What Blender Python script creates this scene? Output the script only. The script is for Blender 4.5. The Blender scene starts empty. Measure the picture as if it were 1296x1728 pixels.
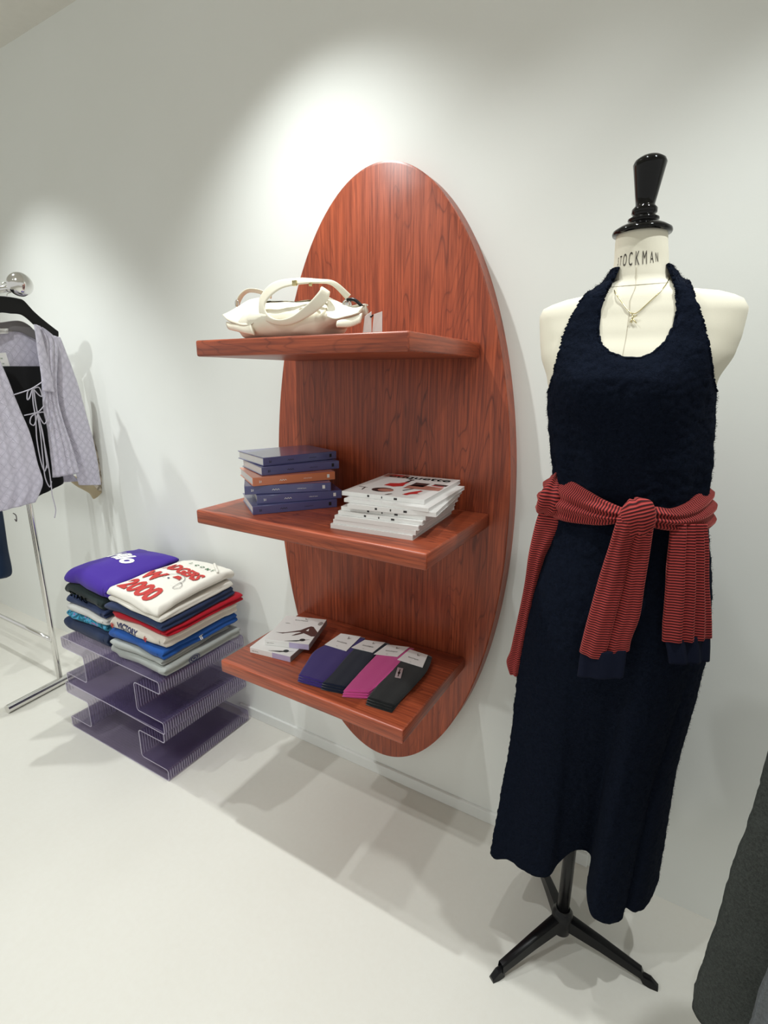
import bpy, bmesh, math, random
from mathutils import Vector, Matrix, noise
from mathutils.bvhtree import BVHTree
random.seed(7)
PI = math.pi
C = bpy.context.scene.collection
sc = bpy.context.scene

# ------------------------------------------------------------------ camera
CF, CYAW, CPITCH, CROLL = 866.18, -0.5347, 0.2567, 0.0041
CAM = Vector((0, -1.4482, 1.5))
def cam_axes():
    cy, sy, cp, sp = math.cos(CYAW), math.sin(CYAW), math.cos(CPITCH), math.sin(CPITCH)
    f = Vector((sy*cp, cy*cp, -sp)); r = Vector((cy, -sy, 0)); u = r.cross(f)
    cr, sr = math.cos(CROLL), math.sin(CROLL)
    return cr*r+sr*u, -sr*r+cr*u, f
CR, CU, CW = cam_axes()
cam = bpy.data.objects.new('camera', bpy.data.cameras.new('camera')); C.objects.link(cam)
cam.matrix_world = Matrix(((CR.x, CU.x, -CW.x, CAM.x), (CR.y, CU.y, -CW.y, CAM.y), (CR.z, CU.z, -CW.z, CAM.z), (0, 0, 0, 1)))
cam.data.sensor_fit = 'VERTICAL'; cam.data.sensor_height = 36; cam.data.lens = CF/1728*36
cam.data.clip_start = 0.02
sc.camera = cam
# measured points: where a sight line meets a plane of the room
def _ray(px, py): return CW + CR*((px-648)/CF) - CU*((py-864)/CF)
def az(px, py, z): d = _ray(px, py); return CAM + d*((z-CAM.z)/d.z)
def ay(px, py, y): d = _ray(px, py); return CAM + d*((y-CAM.y)/d.y)
def ax(px, py, x): d = _ray(px, py); return CAM + d*((x-CAM.x)/d.x)
def pj(P):
    d = Vector(P)-CAM; w = d.dot(CW); return 648+CF*d.dot(CR)/w, 864-CF*d.dot(CU)/w

# ------------------------------------------------------------------ light, exposure
sc.view_settings.view_transform = 'Standard'; sc.view_settings.look = 'None'
sc.view_settings.exposure = 0.0; sc.view_settings.gamma = 1; sc.view_settings.use_curve_mapping = False
w = bpy.data.worlds.new('shop'); sc.world = w; w.use_nodes = True
w.node_tree.nodes['Background'].inputs[0].default_value = (0.925, 0.93, 0.895, 1)
w.node_tree.nodes['Background'].inputs[1].default_value = 0.72
def spot(loc, target, power, size, blend=0.6, col=(1, 0.99, 0.96), rad=0.02):
    l = bpy.data.lights.new('ceiling_or_fill_spot', 'SPOT'); l.energy = power; l.spot_size = math.radians(size); l.spot_blend = blend
    l.color = col; l.shadow_soft_size = rad
    o = bpy.data.objects.new('ceiling_or_fill_spot', l); C.objects.link(o); o.location = loc
    o.rotation_euler = (Vector(target)-Vector(loc)).to_track_quat('-Z', 'Y').to_euler(); return o
WHITE = (0.96, 1.0, 1.0)
spot((-1.13, -0.510, 2.80), (-0.90, -0.36, 0.0), 84, 106, 1.0, WHITE)
spot((-2.80, -0.62, 2.80), (-2.55, -0.35, 0.0), 80, 92, 1.0, WHITE)
spot((-0.36, -0.52, 2.80), (-0.20, -0.28, 0.0), 24, 84, 1.0, WHITE)
spot((0.34, -0.53, 2.80), (-0.02, -0.30, 0.0), 64, 78, 1.0, WHITE)
spot((-2.3, -1.85, 2.80), (-1.75, -1.15, 0.0), 72, 95, 1.0, WHITE)
spot((-0.9, -1.75, 2.80), (-1.00, -0.95, 0.0), 56, 86, 1.0, WHITE)
spot((-1.75, -1.45, 2.80), (-2.45, -0.30, 1.25), 60, 50, 0.9, WHITE)  # added fill lamp, no known source: brightens the cardigan from the camera side
sc.cycles.transparent_max_bounces = 32

# ------------------------------------------------------------------ helpers
def org(parent):
    v = Vector((0, 0, 0))
    while parent is not None: v += parent.location; parent = parent.parent
    return v
def mk(name, verts, faces, mat=None, parent=None, smooth=True, uvs=None, loc=None, mats=None, fmat=None, auto=None):
    me = bpy.data.meshes.new(name)
    o = bpy.data.objects.new(name, me); C.objects.link(o)
    off = org(parent)
    if loc is not None: o.location = Vector(loc)-off; off = Vector(loc)
    me.from_pydata([tuple(Vector(v)-off) for v in verts], [], faces)
    for m in (mats or [mat]):
        if m: me.materials.append(m)
    if fmat:
        for p, k in zip(me.polygons, fmat): p.material_index = k
    if uvs:
        ul = me.uv_layers.new(name='UVMap')
        for p in me.polygons:
            for li, vi in zip(p.loop_indices, p.vertices): ul.data[li].uv = uvs[vi]
    for p in me.polygons: p.use_smooth = bool(smooth)
    if auto:
        me.update()
        bm = bmesh.new(); bm.from_mesh(me)
        bmesh.ops.recalc_face_normals(bm, faces=bm.faces)
        for e in bm.edges:
            if len(e.link_faces) == 2 and e.calc_face_angle(0) > math.radians(auto): e.smooth = False
        bm.to_mesh(me); bm.free()
    if parent: o.parent = parent
    return o
def thing(name, label, cat, loc=(0, 0, 0), group=None):
    o = bpy.data.objects.new(name, None); C.objects.link(o); o.location = loc
    o.empty_display_size = 0.05
    return tag(o, label, cat, group)
def tag(o, label, cat, group=None):
    o['label'] = label; o['category'] = cat
    if group: o['group'] = group
    return o
def box(lo, hi, bev=0.0, seg=2, M=None):
    bm = bmesh.new(); bmesh.ops.create_cube(bm, size=1)
    lo, hi = Vector(lo), Vector(hi); s = hi-lo
    for v in bm.verts: v.co = Vector((lo[i]+(v.co[i]+.5)*s[i] for i in range(3)))
    if bev: bmesh.ops.bevel(bm, geom=list(bm.edges), offset=bev, segments=seg, affect='EDGES', profile=0.5)
    bm.verts.ensure_lookup_table()
    vs = [v.co.copy() for v in bm.verts]; fs = [[v.index for v in f.verts] for f in bm.faces]; bm.free()
    if M: vs = [M @ v for v in vs]
    return vs, fs
def join(*parts):
    V, F = [], []
    for v, f in parts:
        n = len(V); V += list(v); F += [[i+n for i in g] for g in f]
    return V, F
def lathe(prof, c, n=48):
    V, F = [], []
    for r, z in prof:
        for i in range(n):
            a = 2*PI*i/n; V.append(Vector((c[0]+r*math.cos(a), c[1]+r*math.sin(a), c[2]+z)))
    for k in range(len(prof)-1):
        for i in range(n): F.append([k*n+i, k*n+(i+1) % n, (k+1)*n+(i+1) % n, (k+1)*n+i])
    F.append([i for i in range(n)][::-1]); F.append([(len(prof)-1)*n+i for i in range(n)])
    return V, F
def cr(P, n=6, closed=False):
    """Catmull-Rom through vectors (any dimension, as lists)"""
    out = []; L = len(P)
    for i in range(L if closed else L-1):
        if closed: a, b, c, d = P[i-1], P[i], P[(i+1) % L], P[(i+2) % L]
        else: a, b, c, d = P[max(i-1, 0)], P[i], P[i+1], P[min(i+2, L-1)]
        for k in range(n):
            t = k/n
            out.append([0.5*(2*q+(r-p)*t+(2*p-5*q+4*r-s)*t*t+(3*q-p-3*r+s)*t**3) for p, q, r, s in zip(a, b, c, d)])
    if not closed: out.append(list(P[-1]))
    return out
def tube(pts, r, n=10, closed=False, sub=6, caps=True):
    P = [Vector(p) for p in (cr([list(p) for p in pts], sub, closed) if sub > 1 else pts)]
    V, F = [], []; L = len(P); up = None
    for i, p in enumerate(P):
        if closed: t = P[(i+1) % L]-P[i-1]
        else: t = P[min(i+1, L-1)]-P[max(i-1, 0)]
        t.normalize()
        if up is None: up = Vector((0, 0, 1)) if abs(t.z) < .9 else Vector((1, 0, 0))
        a = t.cross(up).normalized(); up = a.cross(t).normalized()
        rr = r(i/(L-1)) if callable(r) else r
        for k in range(n):
            q = 2*PI*k/n; V.append(p+a*rr*math.cos(q)+up*rr*math.sin(q))
    for i in range(L if closed else L-1):
        j = (i+1) % L
        for k in range(n): F.append([i*n+k, i*n+(k+1) % n, j*n+(k+1) % n, j*n+k])
    if caps and not closed: F.append(list(range(n))[::-1]); F.append([(L-1)*n+k for k in range(n)])
    return V, F
def strip(rows, n=28, sub=7, pleat=0, amp=0.0, seed=0, toward=None, wr=0.0, closed=False, bulge=0.0, pw=1.0):
    """cloth tube through rows (A, B, thickness); returns verts, faces, uvs (v = length)"""
    R = cr([list(a)+list(b)+[t] for a, b, t in rows], sub, closed)
    V, F, UV = [], [], []; L = len(R); s = 0; prev = None
    mids = [(Vector(r[:3])+Vector(r[3:6]))/2 for r in R]
    for i, r in enumerate(R):
        A, B, th = Vector(r[:3]), Vector(r[3:6]), r[6]
        if prev is not None: s += (mids[i]-prev).length
        prev = mids[i]
        if closed: t = mids[(i+1) % L]-mids[i-1]
        else: t = mids[min(i+1, L-1)]-mids[max(i-1, 0)]
        nr = (B-A).cross(t).normalized()
        ref = toward(mids[i]) if callable(toward) else (toward or (CAM-mids[i]))
        if nr.dot(ref) < 0: nr.negate()
        wd = (B-A).length
        for k in range(n):
            q = 2*PI*k/n; f = (1-math.cos(q))/2
            p = A.lerp(B, f)
            sn = math.sin(q); sg = 1 if sn >= 0 else -1
            off = th*sg*abs(sn)**pw
            if pleat: off += amp*math.cos(f*pleat*2*PI+seed+1.5*noise.noise(Vector((f*2, s*3, seed))))*(0.3+0.7*min(1, 4*f*(1-f)))
            if wr: off += wr*noise.noise(Vector((p.x*22+seed, p.y*22, p.z*16)))
            if bulge: off += bulge*math.sin(PI*f)
            V.append(p+nr*off); UV.append((f*wd, s))
    for i in range(L if closed else L-1):
        j = (i+1) % L
        for k in range(n): F.append([i*n+k, i*n+(k+1) % n, j*n+(k+1) % n, j*n+k])
    if not closed: F.append(list(range(n))[::-1]); F.append([(L-1)*n+k for k in range(n)])
    return V, F, UV
def joinuv(*parts):
    V, F, U = [], [], []
    for v, f, u in parts:
        n = len(V); V += v; F += [[i+n for i in g] for g in f]; U += u
    return V, F, U
def frame(o, x, y):
    x = Vector(x).normalized(); y = Vector(y); z = x.cross(y).normalized(); y = z.cross(x)
    return Matrix(((x.x, y.x, z.x, o[0]), (x.y, y.y, z.y, o[1]), (x.z, y.z, z.z, o[2]), (0, 0, 0, 1)))
def text_geo(s, size, M, sx=1.0, ext=0.0003, shear=0, bold=0.0, align='LEFT', fn=None, cuts=0, fill='BOTH'):
    cu = bpy.data.curves.new('t', 'FONT'); cu.body = s; cu.size = size; cu.extrude = ext; cu.shear = shear
    cu.offset = bold; cu.align_x = align; cu.resolution_u = 3
    ob = bpy.data.objects.new('t', cu); C.objects.link(ob)
    bpy.context.view_layer.update()
    me = bpy.data.meshes.new_from_object(ob)
    bm = bmesh.new(); bm.from_mesh(me)
    if cuts:
        bmesh.ops.triangulate(bm, faces=bm.faces)
        for _ in range(cuts):
            lim = size*0.18
            es = [e for e in bm.edges if e.calc_length() > lim]
            if not es: break
            bmesh.ops.subdivide_edges(bm, edges=es, cuts=1); bmesh.ops.triangulate(bm, faces=bm.faces)
    V = [Vector((v.co.x*sx, v.co.y, v.co.z)) for v in bm.verts]
    V = [fn(v) for v in V] if fn else [M @ v for v in V]
    F = [[v.index for v in f.verts] for f in bm.faces]
    bm.free(); bpy.data.objects.remove(ob); bpy.data.curves.remove(cu); bpy.data.meshes.remove(me)
    return V, F
def poly(pts, fn, cuts=2, lim=0.01):
    """flat polygon in 2D mapped by fn, subdivided so that it can follow a surface"""
    bm = bmesh.new(); vs = [bm.verts.new((p[0], p[1], 0)) for p in pts]; bm.faces.new(vs)
    bmesh.ops.triangulate(bm, faces=bm.faces)
    for _ in range(cuts):
        es = [e for e in bm.edges if e.calc_length() > lim]
        if es: bmesh.ops.subdivide_edges(bm, edges=es, cuts=1); bmesh.ops.triangulate(bm, faces=bm.faces)
    V = [fn(v.co) for v in bm.verts]; bm.verts.index_update(); F = [[v.index for v in f.verts] for f in bm.faces]; bm.free()
    return V, F
def ell(cx, cy, a, b, n=20, rot=0):
    return [(cx+a*math.cos(2*PI*i/n)*math.cos(rot)-b*math.sin(2*PI*i/n)*math.sin(rot), cy+a*math.cos(2*PI*i/n)*math.sin(rot)+b*math.sin(2*PI*i/n)*math.cos(rot)) for i in range(n)]

# ------------------------------------------------------------------ materials
def lin(r, g, b):
    f = lambda c: (c/255/12.92) if c/255 <= 0.04045 else ((c/255+0.055)/1.055)**2.4
    return (f(r), f(g), f(b), 1)
class NT:
    def __init__(s, name):
        s.m = bpy.data.materials.new(name); s.m.use_nodes = True; s.t = s.m.node_tree
        s.b = s.t.nodes['Principled BSDF']; s.out = s.t.nodes['Material Output']
    def n(s, typ, **kw):
        x = s.t.nodes.new(typ)
        for k, v in kw.items():
            if k.startswith('i_'):
                key = k[2:]; key = int(key) if key.isdigit() else key.replace('_', ' ')
                if isinstance(v, bpy.types.NodeSocket): s.t.links.new(v, x.inputs[key])
                else: x.inputs[key].default_value = v
            else: setattr(x, k, v)
        return x
    def l(s, a, b): s.t.links.new(a, b)
    def coord(s, out='Object', scale=(1, 1, 1)):
        c = s.n('ShaderNodeTexCoord'); mp = s.n('ShaderNodeMapping', i_Scale=scale); s.l(c.outputs[out], mp.inputs[0]); return mp.outputs[0]
    def noise(s, vec, scale, detail=3, rough=.5, dist=0):
        return s.n('ShaderNodeTexNoise', i_Vector=vec, i_Scale=scale, i_Detail=detail, i_Roughness=rough, i_Distortion=dist).outputs['Fac']
    def ramp(s, fac, stops):
        r = s.n('ShaderNodeValToRGB', i_Fac=fac); e = r.color_ramp.elements
        while len(e) < len(stops): e.new(0.5)
        for k, (p, c) in enumerate(stops): e[k].position = p; e[k].color = c
        return r.outputs[0]
    def mix(s, f, a, b, blend='MIX'):
        x = s.n('ShaderNodeMix', data_type='RGBA', blend_type=blend)
        for sock, v in ((x.inputs[0], f), (x.inputs[6], a), (x.inputs[7], b)):
            if isinstance(v, bpy.types.NodeSocket): s.l(v, sock)
            else: sock.default_value = v
        return x.outputs[2]
    def math(s, op, a, b=0.5):
        x = s.n('ShaderNodeMath', operation=op)
        for k, v in ((0, a), (1, b)):
            if isinstance(v, bpy.types.NodeSocket): s.l(v, x.inputs[k])
            else: x.inputs[k].default_value = v
        return x.outputs[0]
    def bump(s, h, strength=.3, dist=.002):
        b = s.n('ShaderNodeBump', i_Height=h, i_Strength=strength, i_Distance=dist); s.l(b.outputs[0], s.b.inputs['Normal']); return b
    def set(s, **kw):
        for k, v in kw.items():
            i = s.b.inputs[k.replace('_', ' ')]
            if isinstance(v, bpy.types.NodeSocket): s.l(v, i)
            else: i.default_value = v
        return s
def plain(name, col, rough=.5, metal=0, vary=.04, scale=30, spec=.5, **kw):
    t = NT(name); f = t.noise(t.coord(), scale, 3)
    d = tuple(c*(1-vary*2) for c in col[:3])+(1,)
    t.set(Base_Color=t.mix(f, d, col), Roughness=rough, Metallic=metal)
    t.b.inputs['Specular IOR Level'].default_value = spec
    for k, v in kw.items(): t.b.inputs[k.replace('_', ' ')].default_value = v
    return t.m
def fabric(name, col, scale=900, bump=.25, rough=.9, sheen=.3, dark=.7, bd=.0008, fuzz=None):
    t = NT(name); v = t.coord()
    f = t.noise(v, scale, 2, .6); g = t.noise(v, 14, 3)
    d = tuple(c*dark for c in col[:3])+(1,)
    c1 = t.mix(f, d, col); c2 = t.mix(t.math('MULTIPLY', g, .35), c1, d)
    t.set(Base_Color=c2, Roughness=rough); t.b.inputs['Sheen Weight'].default_value = sheen
    t.b.inputs['Specular IOR Level'].default_value = .15
    t.bump(f, bump, bd); return t.m
def wood(name, axis=2, off=0.0):
    t = NT(name)
    sc3 = [1.0, 1.0, 1.0]; sc3[axis] = .13
    c = t.n('ShaderNodeTexCoord'); mp = t.n('ShaderNodeMapping', i_Scale=tuple(sc3), i_Location=(off, off*.7, off*.3)); t.l(c.outputs['Object'], mp.inputs[0]); v = mp.outputs[0]
    big = t.noise(v, 5.5, 3, .5)
    s = t.n('ShaderNodeSeparateXYZ', i_0=v)
    across = s.outputs[0 if axis != 0 else 1]
    if axis == 0: across = t.math('ADD', across, s.outputs[2])
    if axis == 1: across = t.math('ADD', across, s.outputs[2])
    ph = t.math('ADD', t.math('MULTIPLY', across, 34), t.math('MULTIPLY', big, 34))
    ring = t.math('FRACT', ph)
    fine3 = [160.0, 160.0, 160.0]; fine3[axis] = 5.0
    vf = t.coord('Object', tuple(fine3)); fine = t.noise(vf, 1.0, 4, .65, .3)
    mid3 = [38.0, 38.0, 38.0]; mid3[axis] = 1.6
    mid = t.noise(t.coord('Object', tuple(mid3)), 1.0, 3, .6, .4)
    k = t.ramp(ring, [(0, (.25, .25, .25, 1)), (.10, (.9, .9, .9, 1)), (.55, (1, 1, 1, 1)), (.90, (.8, .8, .8, 1)), (.97, (.1, .1, .1, 1)), (1, (.2, .2, .2, 1))])
    base = t.mix(mid, lin(146, 66, 40), lin(194, 97, 62))
    base = t.mix(t.ramp(fine, [(.38, (0, 0, 0, 1)), (.62, (1, 1, 1, 1))]), t.mix(.62, base, lin(92, 38, 28)), base)
    mask = t.math('MULTIPLY', t.ramp(t.noise(v, 9, 2), [(.42, (.12, .12, .12, 1)), (.66, (1, 1, 1, 1))]), .85)
    inv = t.math('MULTIPLY', t.math('SUBTRACT', 1.0, k), mask)
    col = t.mix(inv, base, lin(84, 34, 26))
    t.set(Base_Color=col, Roughness=t.math('ADD', t.math('MULTIPLY', fine, .12), .30))
    t.b.inputs['Specular IOR Level'].default_value = .5
    t.bump(fine, .12, .0006)
    return t.m
M = {}
def plaster():
    t = NT('white_wall_paint'); v = t.coord()
    t.set(Base_Color=t.mix(t.noise(v, 2.2, 4), lin(226, 228, 222), lin(233, 235, 231)), Roughness=.75)
    t.bump(t.noise(v, 260, 3), .12, .0008); return t.m
def screed():
    t = NT('pale_screed_floor'); v = t.coord()
    a = t.noise(v, 1.7, 5, .6); b = t.noise(v, 55, 4, .7)
    c = t.mix(a, lin(214, 212, 203), lin(226, 225, 218)); c = t.mix(t.math('MULTIPLY', b, .35), c, lin(205, 198, 184))
    vr = t.n('ShaderNodeTexVoronoi', i_Vector=t.coord('Object', (6, 6, 6)), i_Scale=1.0, feature='F1')
    spk = t.ramp(vr.outputs['Distance'], [(0.0, (1, 1, 1, 1)), (.018, (1, 1, 1, 1)), (.024, (0, 0, 0, 1))])
    c = t.mix(t.math('MULTIPLY', spk, .35), c, lin(150, 142, 128))
    t.set(Base_Color=c, Roughness=t.math('ADD', t.math('MULTIPLY', a, .25), .32))
    t.bump(b, .05, .0006); return t.m
M['wall'] = plaster(); M['floor'] = screed()
M['ceil'] = plain('ceiling_paint', lin(226, 224, 215), .8)
M['base'] = plain('baseboard_paint', lin(230, 232, 228), .5, vary=.02)
M['wz'] = wood('red_wood_upright', 2); M['wx'] = wood('red_wood_shelf', 0, 3.3); M['wy'] = wood('red_wood_shelf_end', 1, 5.1)
M['chrome'] = plain('polished_chrome', (.78, .77, .75, 1), .09, 1, .02)
M['blackgloss'] = plain('black_lacquer', (.002, .002, .002, 1), .08, 0, .05, spec=.3)
M['blackmetal'] = plain('black_painted_metal', (.005, .005, .006, 1), .28, spec=.25)
M['blackplastic'] = plain('black_hanger_plastic', (.006, .006, .006, 1), .38, spec=.25)
M['calico'] = fabric('cream_calico', lin(232, 227, 208), 700, .1, .8, .05, .93)
M['ink'] = plain('stamp_ink', lin(58, 52, 46), .8)
M['inkblack'] = plain('black_ink', lin(18, 17, 18), .5)
M['gold'] = plain('pale_gold', lin(214, 200, 150), .25, 1)
M['seam'] = plain('seam_thread', lin(196, 188, 168), .8)

def boucle(name, col, hi):
    t = NT(name); v = t.coord()
    a = t.noise(v, 190, 4, .7, .6); b = t.noise(v, 520, 3, .7); g = t.noise(v, 9, 3)
    f = t.math('MULTIPLY', a, t.math('ADD', b, .45))
    t.set(Base_Color=t.mix(f, col, hi), Roughness=1.0); t.b.inputs['Sheen Weight'].default_value = .0
    t.b.inputs['Specular IOR Level'].default_value = .05
    t.bump(f, .8, .0025); return t.m
M['navyboucle'] = boucle('navy_boucle_wool', lin(5, 7, 12), lin(27, 34, 50))
M['charcoalwool'] = boucle('charcoal_wool', lin(26, 27, 27), lin(92, 96, 92))
M['greywool'] = boucle('grey_wool', lin(58, 60, 62), lin(128, 132, 134))
def velour():
    t = NT('red_ribbed_velour'); c = t.n('ShaderNodeTexCoord'); s = t.n('ShaderNodeSeparateXYZ', i_0=c.outputs['UV'])
    nz = t.noise(t.coord('Object'), 25, 2)
    v = t.math('ADD', t.math('MULTIPLY', s.outputs[1], 2*PI/0.0052), t.math('MULTIPLY', nz, .5))
    w_ = t.math('ADD', t.math('MULTIPLY', t.math('SINE', v), .5), .5)
    col = t.ramp(w_, [(0.0, lin(40, 10, 16)), (.22, lin(58, 14, 18)), (.42, lin(132, 36, 36)), (.8, lin(160, 54, 52)), (1, lin(176, 72, 68))])
    t.set(Base_Color=col, Roughness=.75); t.b.inputs['Sheen Weight'].default_value = .55; t.b.inputs['Sheen Roughness'].default_value = .35
    t.b.inputs['Sheen Tint'].default_value = lin(255, 150, 140)
    t.b.inputs['Specular IOR Level'].default_value = .2
    t.bump(w_, .6, .0015); return t.m
M['velour'] = velour()
M['navyrib'] = fabric('navy_rib_knit', lin(17, 23, 42), 500, .4, sheen=0)
def acrylic(name, ribbed):
    t = NT(name); c = t.n('ShaderNodeTexCoord'); s = t.n('ShaderNodeSeparateXYZ', i_0=c.outputs['Object'])
    w_ = t.math('ADD', t.math('MULTIPLY', t.math('SINE', t.math('MULTIPLY', s.outputs[1], 2*PI/.0105)), .5), .5)
    g = t.n('ShaderNodeNewGeometry'); gn = t.n('ShaderNodeSeparateXYZ', i_0=g.outputs['Normal'])
    side = t.math('SUBTRACT', 1.0, t.math('ABSOLUTE', gn.outputs[2]))
    rib = t.math('MULTIPLY', t.math('POWER', w_, 4.0), t.math('ADD', t.math('MULTIPLY', side, .85), .10)) if ribbed else 0.0
    t.set(Base_Color=t.mix(rib, lin(116, 104, 142), lin(214, 207, 226)) if ribbed else lin(96, 86, 116), Roughness=.08)
    t.b.inputs['Specular IOR Level'].default_value = .6
    if ribbed: t.bump(w_, .5, .002)
    tr = t.n('ShaderNodeBsdfTransparent', i_Color=(.855, .83, .895, 1))
    f = t.math('ADD', t.math('MULTIPLY', rib, .45), .20) if ribbed else .10
    mx = t.n('ShaderNodeMixShader', i_0=f); t.l(tr.outputs[0], mx.inputs[1]); t.l(t.b.outputs[0], mx.inputs[2])
    lw = t.n('ShaderNodeLayerWeight', i_Blend=.5); fr = t.n('ShaderNodeMath', operation='MULTIPLY_ADD'); fr.inputs[1].default_value = .55; fr.inputs[2].default_value = .035; t.l(t.math('POWER', lw.outputs['Facing'], 5.0), fr.inputs[0]); gl = t.n('ShaderNodeBsdfGlossy', i_Roughness=.06)
    m2 = t.n('ShaderNodeMixShader'); t.l(fr.outputs[0], m2.inputs[0]); t.l(mx.outputs[0], m2.inputs[1]); t.l(gl.outputs[0], m2.inputs[2])
    t.l(m2.outputs[0], t.out.inputs[0])
    return t.m
M['acrylic'] = acrylic('ribbed_lilac_acrylic', True); M['acinner'] = acrylic('smooth_lilac_acrylic', False)
t = NT('acrylic_cut_edge'); t.set(Base_Color=lin(200, 194, 212), Roughness=.2)
tr = t.n('ShaderNodeBsdfTransparent', i_Color=(.85, .83, .92, 1)); mx = t.n('ShaderNodeMixShader', i_0=.62)
t.l(tr.outputs[0], mx.inputs[1]); t.l(t.b.outputs[0], mx.inputs[2]); t.l(mx.outputs[0], t.out.inputs[0]); M['acedge'] = t.m
def leather():
    t = NT('cream_leather'); v = t.coord()
    t.set(Base_Color=t.mix(t.noise(v, 12, 3), lin(232, 225, 202), lin(242, 237, 220)), Roughness=.42)
    t.b.inputs['Subsurface Weight'].default_value = 0.0
    t.bump(t.noise(v, 220, 3), .15, .0008); return t.m
M['leather'] = leather()
M['leatheredge'] = plain('leather_edge_paint', lin(206, 190, 150), .5)
M['paper'] = plain('white_paper', lin(236, 235, 232), .6, vary=.02)
def pages():
    t = NT('page_edges'); s = t.n('ShaderNodeSeparateXYZ', i_0=t.coord('Object'))
    w_ = t.math('ADD', t.math('MULTIPLY', t.math('SINE', t.math('MULTIPLY', s.outputs[2], 2*PI/.0011)), .5), .5)
    t.set(Base_Color=t.mix(w_, lin(196, 194, 192), lin(226, 225, 222)), Roughness=.7); return t.m
M['pages'] = pages()
def wrap(name, col):
    t = NT(name); v = t.coord('Object', (14, 14, 60))
    t.set(Base_Color=t.mix(t.noise(t.coord(), 8, 3), tuple(c*.9 for c in col[:3])+(1,), col), Roughness=.35)
    t.b.inputs['Coat Weight'].default_value = .8; t.b.inputs['Coat Roughness'].default_value = .08
    t.bump(t.noise(v, 1.0, 3, .6, 1.2), .12, .002); return t.m
M['bookblue'] = wrap('blue_violet_book_cloth', lin(84, 86, 136)); M['bookorange'] = wrap('orange_book_cloth', lin(214, 122, 78))
M['magcover'] = plain('glossy_white_cover', lin(232, 231, 228), .25, vary=.02)
M['photodark'] = plain('print_dark', lin(36, 30, 32), .3); M['photored'] = plain('print_red', lin(196, 40, 42), .3)
M['photoskin'] = plain('print_skin', lin(190, 128, 112), .3, vary=.2, scale=120); M['photogrey'] = plain('print_grey', lin(170, 166, 162), .3, vary=.2, scale=120)
M['photobrown'] = plain('print_tights_brown', lin(86, 58, 54), .35)
M['lavender'] = plain('lavender_card', lin(190, 180, 212), .45)
M['sockpurple'] = fabric('purple_sock_knit', lin(62, 44, 122), 600, .4); M['socknavy'] = fabric('navy_sock_knit', lin(18, 28, 50), 600, .4)
M['sockpink'] = fabric('pink_sock_knit', lin(222, 82, 156), 600, .4); M['sockblack'] = fabric('black_sock_knit', lin(22, 24, 25), 600, .4)
M['screen'] = plain('silver_foil_label', lin(214, 208, 212), .2, .6)
def jersey(n, c, **k): return fabric(n, c, 700, .2, .9, .12, .86, **k)
M['jpurple'] = jersey('purple_jersey', lin(70, 46, 146)); M['jblack'] = jersey('dark_green_black_jersey', lin(30, 40, 40))
M['jnavy'] = jersey('navy_jersey', lin(38, 50, 78)); M['jnavy2'] = jersey('faded_navy_jersey', lin(44, 56, 88)); M['jash'] = jersey('ash_grey_jersey', lin(206, 206, 202))
M['jgrey'] = jersey('heather_grey_jersey', lin(168, 172, 168)); M['jwhite'] = jersey('off_white_jersey', lin(232, 228, 218)); M['jred'] = jersey('red_jersey', lin(176, 22, 40))
M['jcream'] = jersey('cream_jersey', lin(222, 214, 202)); M['jblue'] = jersey('royal_blue_jersey', lin(34, 82, 156))
M['printred'] = plain('red_screen_print', lin(196, 48, 42), .6, vary=.15, scale=200); M['printwhite'] = plain('white_screen_print', lin(240, 240, 236), .6)
M['printgreen'] = plain('green_screen_print', lin(58, 108, 72), .6); M['printgrey'] = plain('grey_screen_print', lin(120, 118, 116), .6); M['printnavy'] = plain('navy_screen_print', lin(48, 52, 92), .6)
def tiedye():
    t = NT('teal_tie_dye_jersey'); v = t.coord()
    a = t.noise(v, 26, 4, .6, 1.5)
    c = t.ramp(a, [(.30, lin(30, 60, 84)), (.45, lin(24, 96, 118)), (.54, lin(60, 160, 196)), (.62, lin(140, 100, 150)), (.72, lin(190, 70, 110))])
    s = t.n('ShaderNodeSeparateXYZ', i_0=v)
    t.set(Base_Color=c, Roughness=.9); t.bump(t.noise(v, 700, 2), .2, .0008); return t.m
M['jteal'] = tiedye()
def knit(name, base, dark):
    t = NT(name); c = t.n('ShaderNodeTexCoord'); s = t.n('ShaderNodeSeparateXYZ', i_0=c.outputs['Object'])
    nz = t.math('MULTIPLY', t.noise(c.outputs['Object'], 30, 2), .5)
    u = t.math('ADD', t.math('MULTIPLY', s.outputs[1], 30), nz); v = t.math('ADD', t.math('MULTIPLY', s.outputs[2], 24), nz)
    p = t.math('PINGPONG', t.math('ADD', u, v), .5); q = t.math('PINGPONG', t.math('SUBTRACT', u, v), .5)
    m = t.math('MINIMUM', p, q)
    line = t.math('LESS_THAN', m, .045); l2 = t.math('MULTIPLY', t.math('LESS_THAN', t.math('ABSOLUTE', t.math('SUBTRACT', m, .14)), .022), t.math('GREATER_THAN', t.noise(c.outputs['Object'], 60, 1), .38))
    l3 = t.math('MULTIPLY', t.math('LESS_THAN', t.math('ABSOLUTE', t.math('SUBTRACT', m, .25)), .02), .8)
    k = t.math('MINIMUM', t.math('ADD', t.math('ADD', line, l2), l3), 1.0)
    f = t.noise(c.outputs['Object'], 600, 2)
    t.set(Base_Color=t.mix(t.math('MULTIPLY', k, .42), t.mix(f, tuple(x*.86 for x in base[:3])+(1,), base), dark), Roughness=.9)
    t.b.inputs['Sheen Weight'].default_value = .2
    t.bump(t.math('SUBTRACT', t.math('MULTIPLY', f, .3), k), .5, .0015); return t.m
M['lilac'] = knit('lilac_grey_pointelle_knit', lin(214, 210, 224), lin(120, 118, 136))
M['lilacplain'] = fabric('lilac_grey_cord', lin(200, 196, 208), 600)
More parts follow.
